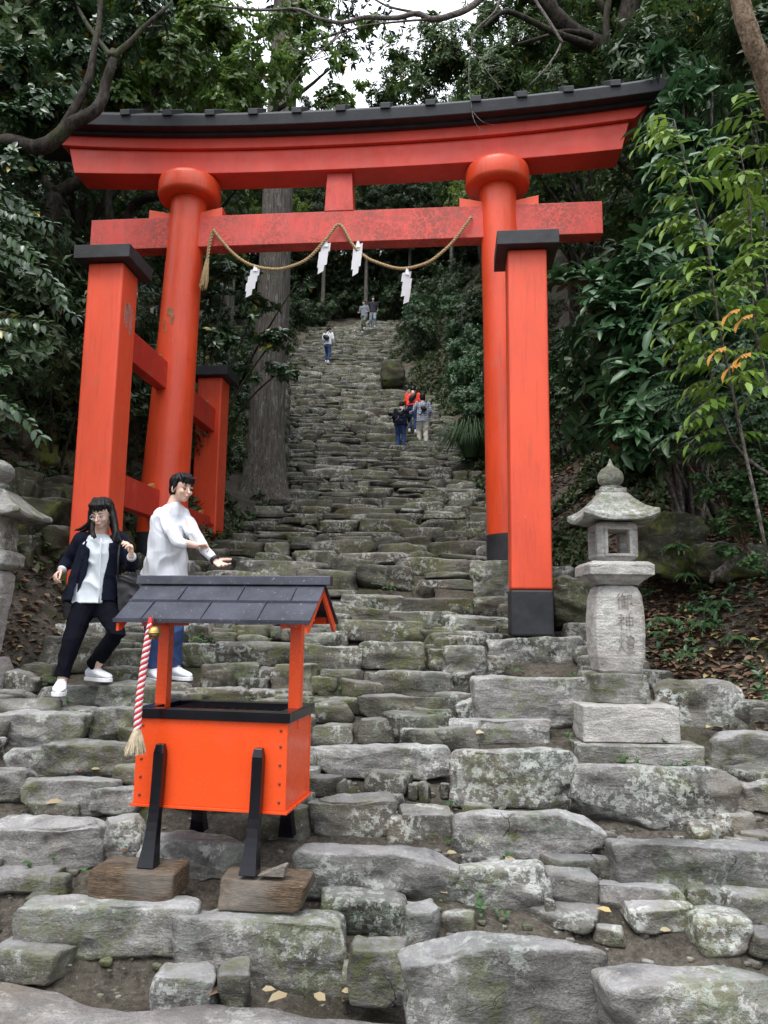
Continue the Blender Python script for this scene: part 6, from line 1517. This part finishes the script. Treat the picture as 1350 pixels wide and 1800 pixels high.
# --- ferns
def fern(x, y, D, s, lab, nf=9, z=None):
    p = Vector(A_(x, y, D)); Fr = []
    for i in range(nf):
        a = 6.28*i/nf+random.uniform(-.3, .3); Fr.append((p, (math.cos(a), math.sin(a), .75), s*random.uniform(.8, 1.1), random.random()))
    arr, mb = fronds(Fr, 11, s*.24, .9, s); r = thing('fern', lab, 'fern', p, 'ferns growing by the steps')
    ob('fronds', None, LFERN, r, me=leaves_mesh('fronds', arr[0]-np.array(p), arr[1], arr[2], arr[3], 'long', True, arr[4])); ob('stalk', mb, LFERN, r)
for x, y, D, s, lab in ((1165, 1088, 6.5, .17, 'small fern at the left edge of the leaf litter bank'), (1238, 1098, 6.5, .2, 'fern in the middle of the leaf litter bank'), (1325, 1045, 6.6, .2, 'fern at the right edge above the leaf litter'), (1155, 1112, 6.3, .1, 'tiny fern at the foot of the bank behind the lantern shaft'), (1330, 1200, 6.0, .13, 'low fern by the lower end of the leaf litter'), (1205, 1010, 6.9, .15, 'fern below the dark rock behind the lantern'),
    (22, 1402, 4.75, .12, 'fern in the gap at the left edge above the speckled boulder'), (60, 1396, 4.8, .07, 'tiny fern right of the left edge fern'), (135, 1280, 5.3, .09, 'small fern between the step stones below the woman'), (704, 1695, 3.6, .08, 'bright fern at the left foot of the largest block'), (560, 1180, 6.4, .06, 'tiny fern in the crack behind the box roof'), (790, 1410, 4.6, .05, 'tiny fern at the left end of the long flat step stone')):
    fern(x, y, D, s, lab, 9 if s > .1 else 6)
# --- arching grass clump beside the upper stairs, and moss-green grass on the bank
def grass(x, y, D, s, n, lab):
    p = Vector(A_(x, y, D)); a = rng.uniform(0, 6.28, n); mb = MB()
    for i in range(n):
        l = s*random.uniform(.6, 1.1); d = Vector((math.cos(a[i]), math.sin(a[i]), 0)); q = p+d*random.uniform(0, .15)*s; wv = Vector((-d.y, d.x, 0))*.008*s
        pts = [q, q+d*l*.25+Vector((0, 0, l*.55)), q+d*l*.6+Vector((0, 0, l*.6)), q+d*l*.95+Vector((0, 0, l*.15))]
        mb.add([pts[0]-wv, pts[0]+wv, pts[1]-wv, pts[1]+wv, pts[2]-wv*.8, pts[2]+wv*.8, pts[3]], [(0, 1, 3, 2), (2, 3, 5, 4), (4, 5, 6)])
    o = ob('grass_clump', mb, LFERN, loc=p, fixn=False); add_tint(o.data, rng.uniform(0, 1, len(mb.v))); tag(o, lab, 'grass')
grass(828, 805, 17, 1.15, 420, 'large tuft of arching green grass beside the stairs above the right pillar foot')
grass(905, 880, 11, .5, 120, 'small tuft of grass behind the right post')
# --- weeds rooted in the cracks of the steps
C = []
for i in range(420):
    Y = random.uniform(3.7, 13); X = random.uniform(xl(Y), xr(Y))
    if noise.noise(Vector((X*1.1, Y*1.1, 4))) < .05: continue
    for q in range(random.randint(2, 7)): C.append((X+random.uniform(-.07, .07), Y+random.uniform(-.04, .04), bed(Y)+random.uniform(-.02, .05)))
C = np.array(C); o0 = C.mean(0); a = rosettes(C, np.tile([0, -.5, 1.], (len(C), 1)), 5, .026, (30, 90))
tag(ob('weeds', None, LSMALL, loc=o0, me=leaves_mesh('weeds', a[0]-o0, *a[1:], 'round', False)), 'tiny green weeds growing in the cracks between the steps', 'weeds', kind='stuff')
C = []
for i in range(900):
    Y = random.uniform(5.3, 8.6); X = xr(Y)+random.uniform(.15, 2.8)
    if noise.noise(Vector((X*1.9, Y*1.9, 14))) < .02: continue
    C.append((X, Y, ground(X, Y)+random.uniform(.01, .1)))
C = np.array(C); o0 = C.mean(0); a = rosettes(C, np.tile([-.3, -.5, 1.], (len(C), 1))+rng.normal(0, .3, (len(C), 3)), 6, .06, (30, 95))
tag(ob('undergrowth', None, LSHRUB, loc=o0, me=leaves_mesh('undergrowth', a[0]-o0, *a[1:], 'oval', True)), 'low green seedlings among the fallen leaves on the right bank', 'undergrowth', kind='stuff')
for x, y, D, s_, lab in ((1290, 1120, 6.2, .16, 'fern below the middle of the leaf litter bank'), (1345, 1130, 6.1, .18, 'fern at the right edge of the leaf litter'), (1205, 1150, 6.1, .12, 'small fern just above the large mossy boulder'), (1270, 1060, 6.6, .2, 'arching fern high on the leaf litter bank'), (1190, 960, 6.9, .2, 'fern on top of the dark rock behind the lantern')):
    fern(x, y, hit(x, y) if False else D, s_, lab)
# --- scattered single leaves on the steps
NL = [(160, 1355, 4.9, 1), (142, 1361, 4.85, 0), (110, 1412, 4.6, 1), (640, 1737, 3.45, 1), (572, 1765, 3.35, 1), (505, 1752, 3.4, 1), (600, 1748, 3.4, 1), (787, 1575, 3.9, 1), (905, 1514, 4.1, 1), (785, 1503, 4.2, 1), (1030, 1524, 4.1, 1), (1250, 1280, 5.4, 2), (1120, 1600, 3.7, 0), (1075, 1608, 3.75, 2), (520, 1603, 3.55, 1), (460, 1745, 3.4, 1), (325, 1575, 3.7, 2), (400, 1740, 3.45, 0), (340, 1424, 4.6, 1), (650, 1270, 5.4, 1), (850, 1290, 5.1, 1), (210, 1500, 4.2, 0), (950, 1660, 3.5, 0), (460, 1470, 4.4, 0), (1160, 1640, 3.5, 1)]
me_p = []
for nm, mt, sel in (('pale', LDRYP, 1), ('brown', LDRY, 0), ('yellow', LDRYP, 2)):
    pass
for i, (x, y, D, c) in enumerate(NL):
    D = hit(x, y)-.04; p = Vector(A_(x, y, D)); p.z += .012
    me = leaves_mesh('leaf', np.zeros((1, 3)), np.array([[math.cos(i*2.1), math.sin(i*2.1)*.6, .1]]), np.array([[.2*math.sin(i), -.5, 1]]), np.array([.055+.02*(i % 3)]), 'oval', True, np.array([.999 if c == 2 else random.uniform(0, .85)]))
    o = ob('fallen_leaf', None, LDRY if c != 1 else LDRYP, loc=p, me=me)
    tag(o, {1: 'pale dry fallen leaf lying on the steps', 0: 'brown fallen leaf lying on the steps', 2: 'yellow fallen leaf lying on the steps'}[c], 'leaf', 'fallen leaves on the steps')
